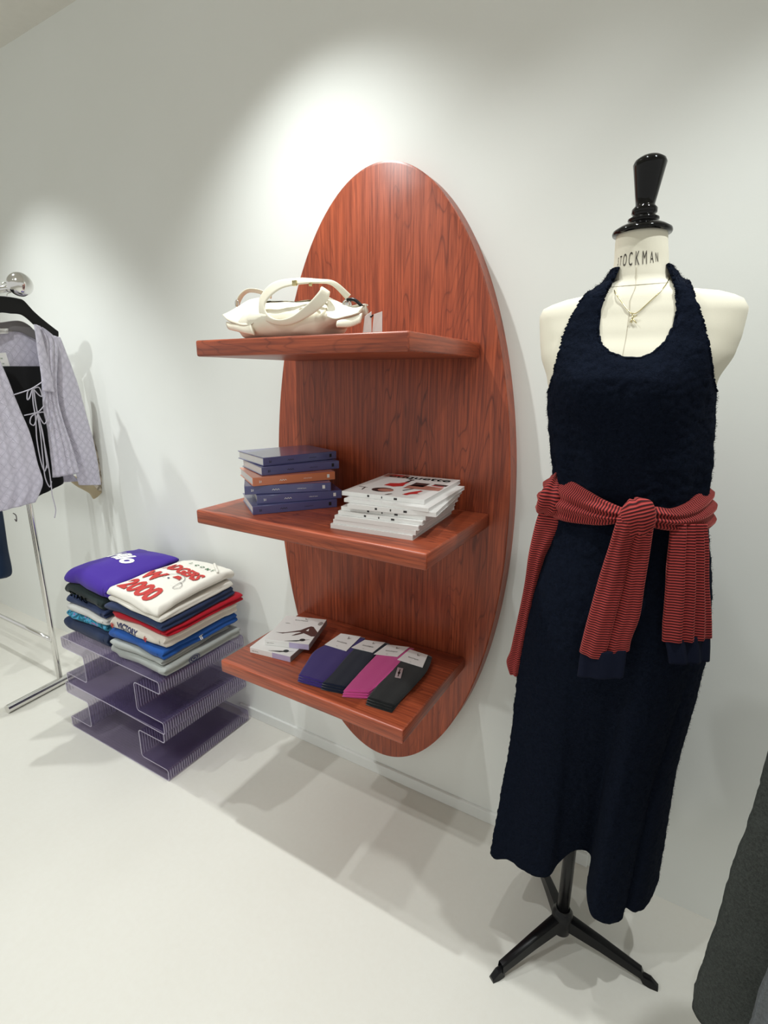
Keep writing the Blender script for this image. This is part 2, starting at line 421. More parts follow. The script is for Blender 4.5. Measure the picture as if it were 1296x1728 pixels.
M['greyshade'] = fabric('grey_knit_facing', lin(128, 124, 124), 600)
M['blackcloth'] = fabric('black_cloth', lin(12, 12, 14), 500)
M['navycloth'] = fabric('deep_navy_cloth', lin(20, 44, 74), 500)
def quilt():
    t = NT('beige_quilted_cloth'); c = t.n('ShaderNodeTexCoord'); s = t.n('ShaderNodeSeparateXYZ', i_0=c.outputs['Object'])
    u = t.math('MULTIPLY', s.outputs[1], 22); v = t.math('MULTIPLY', s.outputs[2], 16)
    m = t.math('MINIMUM', t.math('PINGPONG', t.math('ADD', u, v), .5), t.math('PINGPONG', t.math('SUBTRACT', u, v), .5))
    k = t.math('MINIMUM', t.math('MULTIPLY', m, 5), 1.0)
    t.set(Base_Color=t.mix(k, lin(150, 138, 118), lin(206, 196, 178)), Roughness=.7); t.bump(k, .8, .006); return t.m
M['quilt'] = quilt()

# ------------------------------------------------------------------ the room
def struct(name, v, f, m, smooth=False):
    o = mk(name, v, f, m, smooth=smooth); o['kind'] = 'structure'; return o
struct('floor', *box((-6.5, -4.5, -.1), (2.5, .0, 0)), M['floor'])
struct('wall_back', *box((-6.5, 0, -.1), (2.5, .12, 2.98)), M['wall'])
struct('ceiling', *box((-6.5, -4.5, 2.882), (2.5, 0, 2.98)), M['ceil'])
struct('baseboard_back', *box((-1.62, -.012, 0.0), (-.10, 0, .045), .002), M['base'])

# ------------------------------------------------------------------ oval wall shelf
unit = thing('wall_shelf', 'tall oval red wood wall panel with three protruding shelves', 'shelf', (-.84, 0, 1.11))
def oval(a, b, y0, y1, n=160, bev=.003):
    V, F = [], []
    rings = [(1, y0), (1, y1+bev), (1-bev/a, y1)]
    for s, y in rings:
        for i in range(n):
            q = 2*PI*i/n; V.append(Vector((-.84+a*s*math.cos(q), y, 1.111+b*s*math.sin(q))))
    for k in range(2):
        for i in range(n): F.append([k*n+i, k*n+(i+1) % n, (k+1)*n+(i+1) % n, (k+1)*n+i])
    F.append(list(range(n))); F.append([2*n+i for i in range(n)][::-1])
    return V, F
mk('back_panel', *oval(.429, .968, 0, -.06), M['wz'], unit, auto=35)
SH = [(-1.166, -.522, 1.593), (-1.225, -.469, 1.120), (-1.174, -.522, .640)]
for x0, x1, z in SH:
    v, f = box((x0, -.470, z-.0416), (x1, -.060, z), .0055, 3)
    o = mk('shelf', v, f, None, unit, mats=[M['wx'], M['wy']], auto=40)
    for p in o.data.polygons:
        if abs(p.normal.x) > .8: p.material_index = 1

# ------------------------------------------------------------------ books
def book(A, ang, L, D, T, mat, ink, digits, nm, label):
    """A = near spine corner (bottom); spine runs along ang; block extends to its left"""
    c, s = math.cos(ang), math.sin(ang)
    Mx = frame(A, (c, s, 0), (-s, c, 0))
    r = thing('art_book', label, 'book', tuple(A), 'art books stacked on the middle shelf')
    mk('cover', *join(box((0, 0, 0), (L, D, .0022), .0006, 1, Mx), box((0, 0, T-.0022), (L, D, T), .0006, 1, Mx), box((0, -.0012, 0), (L, .0022, T), .0008, 1, Mx)), mat, r, auto=40)
    mk('page_block', *box((.003, .002, .0022), (L-.003, D-.004, T-.0022), 0, 1, Mx), M['pages'], r, smooth=False)
    S = Mx @ frame((0, -.0013, 0), (1, 0, 0), (0, 0, 1))
    mk('spine_number', *text_geo('21', .0085, S @ Matrix.Translation((.018, T*.36, 0)), bold=.0002), ink, r, smooth=False)
    pts = [(.078+.0035*i, T*.42+(.0022 if i % 2 else -.0012)) for i in range(7)]
    vs = [S @ Vector((x, y+e, .0002)) for x, y in pts for e in (0, .0018)]
    mk('spine_motif', vs, [[2*k, 2*k+2, 2*k+3, 2*k+1] for k in range(6)], ink, r, smooth=False)
    mk('spine_title', *text_geo('collected issues', .0042, S @ Matrix.Translation((.150, T*.42, 0)), ext=.0001), ink, r, smooth=False)
    mk('spine_square', [S @ Vector(q) for q in ((L-.026, T*.3, .0002), (L-.018, T*.3, .0002), (L-.018, T*.72, .0002), (L-.026, T*.72, .0002))], [[0, 1, 2, 3]], ink, r, smooth=False)
    return r
T = .0255
bk = [((427, 869.2), (566.8, 855.6), 'bookblue', 'inkblack', 'bottom blue-violet art book of the stack, resting on the middle shelf'),
      ((434.3, 851), (566.8, 841), 'bookblue', 'printwhite', 'blue-violet art book with white 21, second from the bottom of the stack'),
      ((413, 835), (563.4, 827.6), 'bookblue', 'printwhite', 'blue-violet art book directly beneath the orange book, white 21 on its spine'),
      ((426.7, 820.8), (571, 808.4), 'bookorange', 'printwhite', 'orange art book in the middle of the blue-violet stack'),
      ((442, 803), (577, 789.8), 'bookblue', 'inkblack', 'blue-violet art book lying directly on the orange one'),
      ((444.5, 787), (573.5, 773.3), 'bookblue', 'inkblack', 'topmost blue-violet art book, its glossy cover facing up')]
for i, (a, b, m, ink, lb) in enumerate(bk):
    z = 1.1202+T*i; A = az(*a, z); B = az(*b, z); ang = math.atan2(B.y-A.y, B.x-A.x)
    book(A, ang, .250, .188, T-.0006, M[m], M[ink], '21', i, lb)

# ------------------------------------------------------------------ magazines
mz0 = 1.1202
def magazine(A, ang, L, D, z, th, label, sp=0, lift=0.0):
    Mx = frame((A[0], A[1], z), (math.cos(ang), math.sin(ang), 0), (-math.sin(ang), math.cos(ang), 0))
    r = thing('magazine', label, 'magazine', (A[0], A[1], z), 'fashion magazines stacked on the middle shelf')
    mk('page_block', *box((.001, .0005, .0008), (L-.001, D-.001, th-.0008), 0, 1, Mx), M['pages'], r, smooth=False)
    mk('cover', *join(box((0, 0, 0), (L, D, .0008), .0002, 1, Mx), box((0, 0, th-.0008), (L, D, th), .0002, 1, Mx), box((0, -.0006, 0), (L, .0004, th), .0002, 1, Mx)), M['magcover'], r, auto=40)
    return r, Mx
NA = az(708, 914, mz0); NB = az(558, 891, mz0)
ang0 = math.atan2(NA.y-NB.y, NA.x-NB.x)
ths = [.0125, .0115, .0115, .0105, .0105, .0115, .0095, .0115]
offs = [(0, 0, 0), (.006, .004, .0), (.012, .002, .015), (.018, .010, .02), (.022, .018, .03), (.022, .014, -.085), (.030, .020, .01), (.010, .030, .0)]
mlab = ['bottom white magazine of the pile beside the art books', 'white magazine second from the bottom of the pile', 'white magazine third from the bottom of the pile', 'white magazine fourth from the bottom, below the twisted ones',
        'white magazine under the twisted one, marks on its spine', 'white magazine twisted anticlockwise, its corner jutting out to the front right', 'thin white magazine just under the top issue', 'topmost fashion magazine with collage cover and a woman in a red dress']
z = mz0; top = None
for i, (th, (dx, dy, da)) in enumerate(zip(ths, offs)):
    L, D = (.232, .285)
    a = ang0+da; A = (NB.x+dx, NB.y+dy)
    if i == 5: A = (NA.x-.222+.022, NA.y-.012); a = ang0+.10
    if i == 7: A = (NB.x+.006, NB.y+.045); a = ang0+.01
    r, Mx = magazine(A, a, L, D, z, th, mlab[i])
    S = Mx @ frame((0, -.0008, 0), (1, 0, 0), (0, 0, 1))
    if i in (3, 4, 5, 7):
        for x, w_ in ((.075, .006), (.115, .003), (.15, .009)):
            mk('spine_mark', [S @ Vector(q) for q in ((x, th*.3, .0002), (x+w_, th*.3, .0002), (x+w_, th*.75, .0002), (x, th*.75, .0002))], [[0, 1, 2, 3]], M['photodark'], r, smooth=False)
    z += th+.0003
    top = (r, Mx, th)
r, Mx, th = top
def cov(e): return lambda p: Mx @ Vector((p[0], p[1], th+e))
L, D = .232, .285
mk('masthead', *text_geo('etiquette', .062, None, sx=.86, ext=.0001, bold=.0012, fn=lambda v: cov(.0004)((.020+v.x, D-.050+v.y*.85))), M['inkblack'], r, smooth=False)
mk('cover_photo', *join(poly([(.004, D-.052), (.004, D-.006), (.075, D-.006), (.085, D-.052)], cov(.0003)), poly([(.128, .105), (.128, .150), (.165, .160), (.228, .152), (.228, .112)], cov(.0003))), M['photoskin'], r, smooth=False)
mk('cover_photo', *join(poly([(.132, .140), (.132, .190), (.175, .190), (.172, .140)], cov(.0003)), poly([(.188, .178), (.188, .192), (.228, .192), (.226, .172)], cov(.0004)), poly(ell(.088, .062, .030, .026), cov(.0002)),
     poly([(.143, .072), (.138, .080), (.155, .112), (.160, .108)], cov(.0003)), poly([(.012, .070), (.014, .074), (.040, .070), (.039, .067)], cov(.0003)), poly([(.030, .070), (.034, .070), (.040, .040), (.036, .040)], cov(.0003)),
     poly([(.125, .010), (.118, .012), (.128, .030), (.134, .028)], cov(.0003))), M['photodark'], r, smooth=False)
mk('cover_photo', *poly(ell(.098, .060, .022, .018), cov(.0004)), M['photoskin'], r, smooth=False)
mk('dress_picture', *poly([(.064, .118), (.070, .150), (.092, .158), (.104, .180), (.114, .182), (.112, .160), (.118, .128), (.098, .110)], cov(.0005)), M['photored'], r, smooth=False)
mk('cover_photo', *poly([(.185, .168), (.190, .176), (.224, .168), (.222, .160)], cov(.0005)), M['photored'], r, smooth=False)
mk('shoe_picture', *poly([(.158, .032), (.164, .060), (.184, .096), (.192, .092), (.186, .062), (.196, .058), (.176, .044), (.172, .030)], cov(.0004)), M['photored'], r, smooth=False)
mk('cover_photo', *poly([(.020, D-.030), (.028, D-.012), (.062, D-.014), (.060, D-.030)], cov(.0005)), M['photored'], r, smooth=False)
mk('figure_picture', *join(poly([(.100, .182), (.104, .212), (.110, .212), (.112, .184)], cov(.0006)), poly(ell(.108, .218, .006, .008), cov(.0006))), M['photodark'], r, smooth=False)

# ------------------------------------------------------------------ hosiery boxes
def hbox(P, Q, D, H, z, label, full):
    A, B = az(*P, z), az(*Q, z); ang = math.atan2(B.y-A.y, B.x-A.x); L = .152
    Mx = frame((A.x, A.y, z), (math.cos(ang), math.sin(ang), 0), (-math.sin(ang), math.cos(ang), 0))
    r = thing('tights_box', label, 'box', (A.x, A.y, z), 'flat tights boxes on the lowest shelf')
    mk('carton', *box((0, 0, 0), (L, D, H), .0008, 1, Mx), M['paper'], r, auto=40)
    mk('lavender_panel', *join(box((L*.56, -.0004, .0006), (L-.0006, 0, H-.0004), 0, 1, Mx)), M['lavender'], r, smooth=False)
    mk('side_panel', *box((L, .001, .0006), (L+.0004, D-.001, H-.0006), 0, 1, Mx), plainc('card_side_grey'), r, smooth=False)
    f = lambda e: (lambda p: Mx @ Vector((p[0]*L, p[1]*D, H+e)))
    mk('size_dot', *poly(ell(.80, .13, .062, .045), f(.0003)), M['inkblack'], r, smooth=False)
    mk('swoosh', *poly([(.45, .02), (.7, .05), (.95, .17), (.96, .175), (.7, .065), (.45, .03)], f(.0002)), M['photogrey'], r, smooth=False)
    tx = Mx @ Matrix.Translation((.008, -.0006, H*.4)) @ Matrix.Rotation(PI/2, 4, 'X')
    mk('edge_print', *text_geo('tights  20 den', .0045, tx, ext=.0001), M['photogrey'], r, smooth=False)
    if full:
        leg = [(.10, .30), (.22, .31), (.32, .335), (.46, .40), (.60, .475), (.70, .60), (.765, .66), (.83, .65), (.92, .55), (1.0, .46), (1.0, .30), (.93, .285), (.80, .34), (.70, .38), (.60, .40), (.46, .355), (.32, .30), (.28, .275), (.24, .28)]
        mk('legs_picture', *join(poly(leg, f(.0003)), poly([(.50, .235), (.56, .32), (.66, .39), (.74, .41), (.70, .35), (.62, .29), (.55, .25)], f(.0004))), M['photobrown'], r, smooth=False)
        mk('legs_gap', *poly([(.725, .47), (.79, .46), (.765, .56)], f(.0006)), M['paper'], r, smooth=False)
        mk('oval_badge', *poly(ell(.93, .80, .055, .075), f(.0003)), M['photogrey'], r, smooth=False)
        mk('logo_mark', *poly([(.50, .955), (.525, .955), (.545, .915), (.58, .925), (.60, .945), (.57, .90), (.53, .895)], f(.0003)), M['photogrey'], r, smooth=False)
        mk('brand_print', *join(text_geo('BOUTIQUE', .0095, None, ext=.0001, fn=lambda v: f(.0003)((.30+v.x/L, .83+v.y/D))), text_geo('tights', .0075, None, ext=.0001, fn=lambda v: f(.0003)((.14+v.x/L, .68+v.y/D)))), M['photogrey'], r, smooth=False)
    return r
_pc = {}
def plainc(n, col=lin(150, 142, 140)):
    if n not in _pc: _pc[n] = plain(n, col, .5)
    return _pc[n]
hbox((422, 1101), (495.5, 1119), .185, .0195, .6402, 'lower white and lavender tights box lying directly on the shelf', False)
hbox((446.5, 1086+2), (529, 1098), .178, .0195, .6602, 'upper white tights box with legs picture, lying across the lower box', True)

# ------------------------------------------------------------------ socks
def sockpair(rows, mat, label, band, extra=0):
    """rows: front -> back list of (left px, right px) on the shelf"""
    z0 = .6406
    A = az(*rows[0][0], z0)
    r = thing('sock_pair', label, 'socks', tuple(A), 'folded sock pairs on the lowest shelf')
    P = [(az(*a, z0), az(*b, z0)) for a, b in rows]
    up = lambda m: Vector((0, 0, 1))
    for k in range(3):
        rr = []
        for i, (a, b) in enumerate(P):
            e = (k-1)*.004
            d = (b-a).normalized()*(.004*(1-k) if i else 0)
            zz = Vector((0, 0, .0035+k*.0058))
            back = (P[0][0]-P[1][0]).normalized()*(-.004*k if i == 0 else 0)
            rr.append((a+zz+back, b+zz-d+back, .0032))
        mk('sock', *strip(rr, 22, 6, 2 if k == 2 else 0, .0008, k, up, .0006, pw=.45)[:2], mat, r)
    a0, b0 = P[-1]; a1, b1 = P[-2]
    t0, t1 = band
    q = [a1.lerp(a0, t0), b1.lerp(b0, t0), b1.lerp(b0, t1), a1.lerp(a0, t1)]
    q[0] = q[0].lerp(q[1], -.03); q[3] = q[3].lerp(q[2], -.03)
    q[1] = q[0].lerp(q[1], .86); q[2] = q[3].lerp(q[2], .86)
    hz = Vector((0, 0, .0205))
    V = [p+hz for p in q]+[p+hz-Vector((0, 0, .0012)) for p in q]
    mk('paper_band', V, [[0, 1, 2, 3], [7, 6, 5, 4], [0, 4, 5, 1], [1, 5, 6, 2], [2, 6, 7, 3], [3, 7, 4, 0]], M['paper'], r, smooth=False)
    f = lambda p: (V[0].lerp(V[1], p[0])).lerp(V[3].lerp(V[2], p[0]), p[1])+Vector((0, 0, .0004))
    wd = (V[1]-V[0]).length; ht = (V[3]-V[0]).length
    mk('band_mark', *poly([(.50, .86), (.54, .86), (.58, .76), (.66, .78), (.70, .84), (.64, .70), (.56, .68)], f), M['photogrey'], r, smooth=False)
    mk('band_print', *join(text_geo('boutique', .011, None, ext=.0001, fn=lambda v: f((.26+v.x/wd, .38+v.y/ht))), text_geo('36', .005, None, ext=.0001, fn=lambda v: f((.45+v.x/wd, .1+v.y/ht)))), M['photogrey'], r, smooth=False)
    return r, P
sockpair([((502, 1151), (545, 1163)), ((516, 1128), (562, 1144)), ((532, 1105), (583, 1118)), ((560, 1090), (600, 1100)), ((577, 1078), (615, 1084))], M['sockpurple'], 'purple folded socks with white paper band, next to the tights boxes', (-.6, .98))
sockpair([((541, 1164), (580, 1172)), ((562, 1142), (602, 1148)), ((588, 1112), (628, 1116)), ((602, 1098), (642, 1106)), ((617, 1089), (656, 1094))], M['socknavy'], 'navy folded socks between the purple and the pink pair', (-.5, .98))
sockpair([((577, 1177), (620, 1180)), ((598, 1152), (646, 1156)), ((626, 1122), (672, 1130)), ((640, 1108), (684, 1113)), ((655, 1097), (697, 1102))], M['sockpink'], 'bright pink folded socks with white paper band', (-.5, .98))
rr, P = sockpair([((617, 1190), (662, 1204)), ((637, 1164), (685, 1178)), ((663, 1135), (712, 1148)), ((678, 1118), (722, 1132)), ((693, 1105), (727, 1116))], M['sockblack'], 'black folded socks with small silver sticker, rightmost pair', (-.4, .95))
S0 = az(666, 1143, .661); Sx = (az(676, 1145, .661)-S0); Sy = (az(671, 1126, .661)-S0)
f = lambda p: S0+Sx*p[0]+Sy*p[1]
mk('sticker', *poly([(0, 0), (1, 0), (1, 1), (0, 1)], lambda p: f(p)), M['screen'], rr, smooth=False)
mk('sticker_print', *join(poly(ell(.5, .5, .22, .12), lambda p: f(p)+Vector((0, 0, .0004))), poly([(.42, .15), (.58, .15), (.58, .85), (.42, .85)], lambda p: f(p)+Vector((0, 0, .0004)))), M['photodark'], rr, smooth=False)

# ------------------------------------------------------------------ handbag on the top shelf
bag = thing('handbag', 'slouchy cream leather handbag with looping strap, lying on the top shelf', 'handbag', (-.86, -.36, 1.594))
zS = 1.5940
def secrow(px, ytop, ybot, yc, hd, pinch=0):
    """vertical cross-section of the bag at px: top/bottom heights, depth half hd"""
    t = ay(px, ytop, yc); return (t.x, t.z, yc, hd, pinch)
secs = [(-1.120, .012, -.400, .010, .054), (-1.100, .020, -.395, .022, .044), (-1.072, .032, -.39, .038, .032), (-1.048, .052, -.385, .052, .014), (-1.034, .080, -.38, .064, .001), (-1.015, .092, -.375, .072, 0), (-.96, .097, -.37, .076, 0), (-.90, .100, -.365, .078, 0),
        (-.84, .096, -.365, .076, 0), (-.805, .082, -.365, .068, .001), (-.785, .056, -.365, .058, .016), (-.750, .042, -.37, .046, .030), (-.712, .032, -.375, .030, .038), (-.688, .020, -.38, .012, .046)]
V, F = [], []; n = 40
SS = cr([list(s) for s in secs], 5)
for i, (x, h, yc, hd, lift) in enumerate(SS):
    for k in range(n):
        q = 2*PI*k/n; cq, sq = math.cos(q), math.sin(q)
        e = .40
        X = x; Y = yc+hd*(1 if cq >= 0 else -1)*abs(cq)**e*(1.0-.28*max(0, sq))
        Z = zS+lift+.5*h*(1+(1 if sq >= 0 else -1)*abs(sq)**e)
        zf = (Z-zS-lift)/max(h, .001)
        if cq < 0:      # front: upright panel below, leather rolling back above a soft crease
            Y += .016*max(0, 1-zf/.5) if zf < .5 else .55*hd*((zf-.5)/.5)**1.5
        else: Y -= .30*hd*max(0, zf-.4)
        Z -= .012*math.exp(-((x+.90)/.06)**2)*max(0, zf-.5)*2
        ww = noise.noise(Vector((X*16, Y*14, Z*22)))
        wx = .006*ww*(1 if sq > -.6 else .2)
        crease = -.010*math.exp(-((sq-.15)/.22)**2)*(1 if (x < -1.0 or x > -.78) else .25)
        Y += (wx+crease)*(1 if cq > 0 else -1)*-1*(-1) if False else (-(wx+crease) if cq < 0 else (wx+crease))
        Z += .006*noise.noise(Vector((X*24+5, Y*20, 3))) if sq > -.5 else 0
        V.append(Vector((X+.012*ww*(abs(x+.9) > .12), Y, max(Z, zS+.0005))))
for i in range(len(SS)-1):
    for k in range(n): F.append([i*n+k, i*n+(k+1) % n, (i+1)*n+(k+1) % n, (i+1)*n+k])
F.append(list(range(n))[::-1]); F.append([(len(SS)-1)*n+k for k in range(n)])
mk('body', V, F, M['leather'], bag)
def flap(pts, th, name='flap', mat='leather'):
    rows = [(ay(*a, ya), ay(*b, yb), th) for a, ya, b, yb in pts]
    return mk(name, *strip(rows, 18, 6, wr=.003)[:2], M[mat], bag)
# folded gusset wings
flap([((375, 531), -.40, (384, 541), -.42), ((392, 523), -.39, (404, 548), -.44), ((418, 507), -.38, (424, 548), -.445), ((438, 502), -.38, (436, 536), -.44)], .004, 'gusset')
flap([((383, 543), -.41, (386, 556), -.42), ((400, 546), -.43, (410, 562), -.44), ((424, 541), -.44, (430, 566), -.445)], .005, 'gusset')
flap([((612, 516), -.40, (605, 528), -.43), ((595, 519), -.39, (588, 534), -.44), ((572, 509), -.38, (566, 538), -.44), ((553, 500), -.38, (552, 534), -.44)], .004, 'gusset')
flap([((611, 528), -.42, (608, 545), -.43), ((594, 535), -.43, (590, 552), -.44), ((570, 541), -.44, (568, 552), -.446)], .005, 'gusset')
def strap(pts, w_, th, name='strap'):
    """ribbon whose width runs mostly along y (depth) and partly in the picture"""
    rows = []
    for px, py, y, wx, wy in pts:
        c = ay(px, py, y); d = Vector((wx, wy, 0)); 
        rows.append((c, c, th, px, py, y, wx, wy))
    return rows
loop = [((584, 506), (592, 497), -.36), ((560, 482), (566, 475), -.38), ((535, 478), (538, 471), -.40), ((500, 481), (502, 469), -.42), ((470, 490), (462, 476), -.43), ((448, 512), (440, 500), -.435), ((452, 530), (439, 532), -.44), ((468, 539), (462, 547), -.445), ((492, 534), (492, 548), -.445), ((520, 512), (528, 530), -.44), ((538, 492), (551, 510), -.43), ((542, 484), (557, 494), -.42), ((540, 486), (554, 500), -.40)]
rows = [(ay(*a, y-.004), ay(*b, y+.004), .0022) for a, b, y in loop]
mk('shoulder_strap', *strip(rows, 14, 8, pw=.4)[:2], M['leather'], bag, auto=60)
rows = [(ay(398, 516, -.36), ay(402, 520, -.34), .002), (ay(402, 500, -.36), ay(409, 503, -.34), .002), (ay(416, 488, -.35), ay(419, 494, -.33), .002), (ay(436, 488, -.34), ay(436, 495, -.32), .002), (ay(458, 497, -.33), ay(458, 504, -.31), .002)]
mk('short_strap', *strip(rows, 12, 6, pw=.4)[:2], M['leather'], bag)
c = ay(587, 514, -.385)
mk('buckle', *join(tube([c+Vector((.011*math.cos(a), -.004, .010*math.sin(a))) for a in [2*PI*i/10 for i in range(10)]], .0022, 8, True, 2), box(c+Vector((-.012, -.006, -.004)), c+Vector((.004, .004, .006)), .002)), M['chrome'], bag)
mk('chain_link', *tube([ay(586, 506, -.39), ay(598, 506, -.39), ay(611, 517, -.39)], .004, 8), M['blackmetal'], bag)
c = ay(400, 513, -.36)
mk('ring', *tube([c+Vector((.006*math.cos(a), 0, .010*math.sin(a))) for a in [2*PI*i/10 for i in range(10)]], .0018, 8, True, 2), M['chrome'], bag)
c = ay(498, 478, -.428); mk('stud', *box(c-Vector((.006, .0045, .006)), c+Vector((.006, .001, .006)), .001), M['gold'], bag, auto=40)
c = ay(525, 480, -.415); mk('stud', *box(c-Vector((.004, .0045, .004)), c+Vector((.004, .001, .004)), .001), M['gold'], bag, auto=40)
# folded card beside the bag
cd = thing('folded_card', 'small folded white card standing beside the cream handbag', 'card', (-.65, -.37, 1.5938))
a, b_, c_ = ay(612, 556, -.405), ay(627, 556, -.385), ay(645, 554, -.360)
for p in (a, b_, c_): p.z = 1.5938
def leaf(p, q, h1, h2, th=.0012):
    n_ = Vector((0, 0, 1)).cross(q-p).normalized()*th
    vs = [p, q, q+Vector((0, 0, h2)), p+Vector((.004, .003, h1))]
    return vs+[v+n_ for v in vs], [[0, 1, 2, 3], [7, 6, 5, 4], [0, 4, 5, 1], [1, 5, 6, 2], [2, 6, 7, 3], [3, 7, 4, 0]]
mk('front_leaf', *leaf(a, b_, .040, .052), M['paper'], cd, smooth=False)
mk('back_leaf', *leaf(b_+Vector((.0015, 0, 0)), c_, .046, .054), M['paper'], cd, smooth=False)
mk('cord_knot', *tube([b_+Vector((-.006, -.003, .044)), b_+Vector((0, -.002, .040)), b_+Vector((.006, -.003, .044))], .0016, 6), M['blackmetal'], cd)

# ------------------------------------------------------------------ ribbed acrylic stools
def ibeam(W, H, sl, q, rc):
    """outline of the spool shape, rounded corners; returns closed 2D list"""
    w, a = W/2, W/2-q
    P = [(-w, 0), (w, 0), (w, sl), (a, sl), (a, H-sl), (w, H-sl), (w, H), (-w, H), (-w, H-sl), (-a, H-sl), (-a, sl), (-w, sl)]
    out = []
    for i, p in enumerate(P):
        p0, p1 = Vector(P[i-1]), Vector(P[(i+1) % len(P)]); p = Vector(p)
        d0, d1 = (p0-p).normalized(), (p1-p).normalized()
        s, e = p+d0*rc, p+d1*rc; c = s+e-p
        for k in range(6):
            t_ = k/5*PI/2
            out.append(c-d1*rc*math.cos(t_)*1.0+(-d0)*rc*math.sin(t_)*1.0 if False else c+(s-c)*math.cos(t_)+(e-c)*math.sin(t_))
    return out
def offset(P, d):
    out = []; n = len(P)
    for i in range(n):
        a, b, c = P[i-1], P[i], P[(i+1) % n]
        t_ = ((b-a).normalized()+(c-b).normalized())
        t_ = t_.normalized() if t_.length > 1e-6 else (c-a).normalized()
        out.append(b+Vector((-t_.y, t_.x))*d)
    return out
def stool(cx, y0, y1, z, W, H, rot, label):
    r = thing('acrylic_stool', label, 'display stool', (cx, (y0+y1)/2, z), 'stacked ribbed lilac acrylic stools')
    O = ibeam(W, H, .053, .155, .012); I = offset(O, .0045); n = len(O); D = y1-y0
    V, F, fm = [], [], []
    Rm = Matrix.Translation((cx, (y0+y1)/2, z)) @ Matrix.Rotation(rot, 4, 'Z')
    for yy in (-D/2, D/2):
        for Q in (O, I):
            for p in Q: V.append(Rm @ Vector((p.x, yy, p.y)))
    for i in range(n):
        j = (i+1) % n
        F += [[i, j, 2*n+j, 2*n+i], [n+j, n+i, 3*n+i, 3*n+j], [j, i, n+i, n+j], [2*n+i, 2*n+j, 3*n+j, 3*n+i]]; fm += [0, 2, 1, 1]
    o = mk('ribbed_shell', V, F, None, r, mats=[M['acrylic'], M['acedge'], M['acinner']], fmat=fm, auto=50)
    return r
stool(-1.862, -.460, -.040, .0005, .650, .2225, .01, 'lower ribbed lilac acrylic stool standing on the floor')
stool(-1.834, -.465, -.062, .2235, .650, .2220, -.008, 'upper ribbed lilac acrylic stool carrying the folded sweatshirts')
zT = .2235+.2225

# ------------------------------------------------------------------ folded sweatshirts
def folded(label, group, cx, cy, w_, d_, zb, t_, mat, seed, sb, st, rot=0, groove=.010, e=.20, wr=.0, parent=None, nm='folded_body', lump=.014):
    """one folded garment; sb / st are the drape of its underside and of its top"""
    n, V, F = 120, [], []
    r_ = t_*.5
    prof = [(s, PI/2) for s in (.02, .15, .3, .45, .6, .75, .88, .96)]+[(1, PI/2-PI*k/10) for k in range(11)]+[(s, -PI/2) for s in (.96, .85, .6, .3, .02)]
    cr_, sr_ = math.cos(rot), math.sin(rot)
    def top(X, Y): return st(X, Y)+wr*noise.noise(Vector((X*13+seed, Y*13, seed*1.7)))+wr*.5*noise.noise(Vector((X*31+seed, Y*18, seed)))
    for s, ph in prof:
        for i in range(n):
            q = 2*PI*i/n+PI/4; cq, sq = math.cos(q), math.sin(q)
            bx = (1 if cq >= 0 else -1)*abs(cq)**e; by = (1 if sq >= 0 else -1)*abs(sq)**e
            m = max(abs(bx), abs(by)); bx, by = bx*(.35+.65/m), by*(.35+.65/m)
            bx, by = max(-1, min(1, bx)), max(-1, min(1, by))
            k1 = (s == 1)
            ex = (w_/2-r_*.9)*s+r_*.9*math.cos(ph)*k1; ey = (d_/2-r_*.9)*s+r_*.9*math.cos(ph)*k1
            nz_ = noise.noise(Vector((bx*1.3+seed*3.1, by*1.3, seed)))*lump+noise.noise(Vector((bx*4+seed, by*4, seed*2+math.sin(ph)*.8)))*lump*.4
            x, y = bx*(ex+nz_*s), by*(ey+nz_*s)
            if k1 and bx > .8: x -= groove*math.exp(-(math.sin(ph)/.30)**2)
            if k1 and by > .8: y -= .4*groove*math.exp(-(math.sin(ph)/.30)**2)
            X, Y = cx+x*cr_-y*sr_, cy+x*sr_+y*cr_
            f = (math.sin(ph)+1)/2
            sh = 1.0 if not k1 else 1
            V.append(Vector((X, Y, zb+t_*f+sb(X, Y)*(1-f)+top(X, Y)*f)))
    L_ = len(prof)
    for k in range(L_-1):
        for i in range(n): F.append([k*n+i, k*n+(i+1) % n, (k+1)*n+(i+1) % n, (k+1)*n+i])
    F.append(list(range(n))[::-1]); F.append([(L_-1)*n+i for i in range(n)])
    r = parent or tag(thing('folded_sweatshirt', label, 'sweatshirt', (cx, cy, zb), group), label, 'sweatshirt', group)
    mk(nm, V, F, mat, r)
    return r, (lambda X, Y: zb+t_+top(X, Y))
def drape(level, x0, y1, w_=.34, d_=.38, k=.004, seed=0):
    """top surface of the given level of a pile: near corner droops, slow waves grow with height"""
    def f(X, Y):
        a = max(0, min(1.1, (X-x0)/w_)); b = max(0, min(1.1, (y1-Y)/d_))
        g = max(0, math.sin(PI*min(1, max(0, a))))*max(0, math.sin(PI*min(1, max(0, b))))
        return -level*k*(a*b)**1.6+min(level, 4)*.0022*noise.noise(Vector((X*7+seed, Y*7, level*.35)))+level*.0016*g-level*.0012*max(0, 1-a*3)**2*2
    return f
RG, LG = 'folded sweatshirts in the right pile on the acrylic stool', 'folded sweatshirts in the left pile on the acrylic stool'
rx, ry = -1.676, -.252
flat = lambda X, Y: 0.0
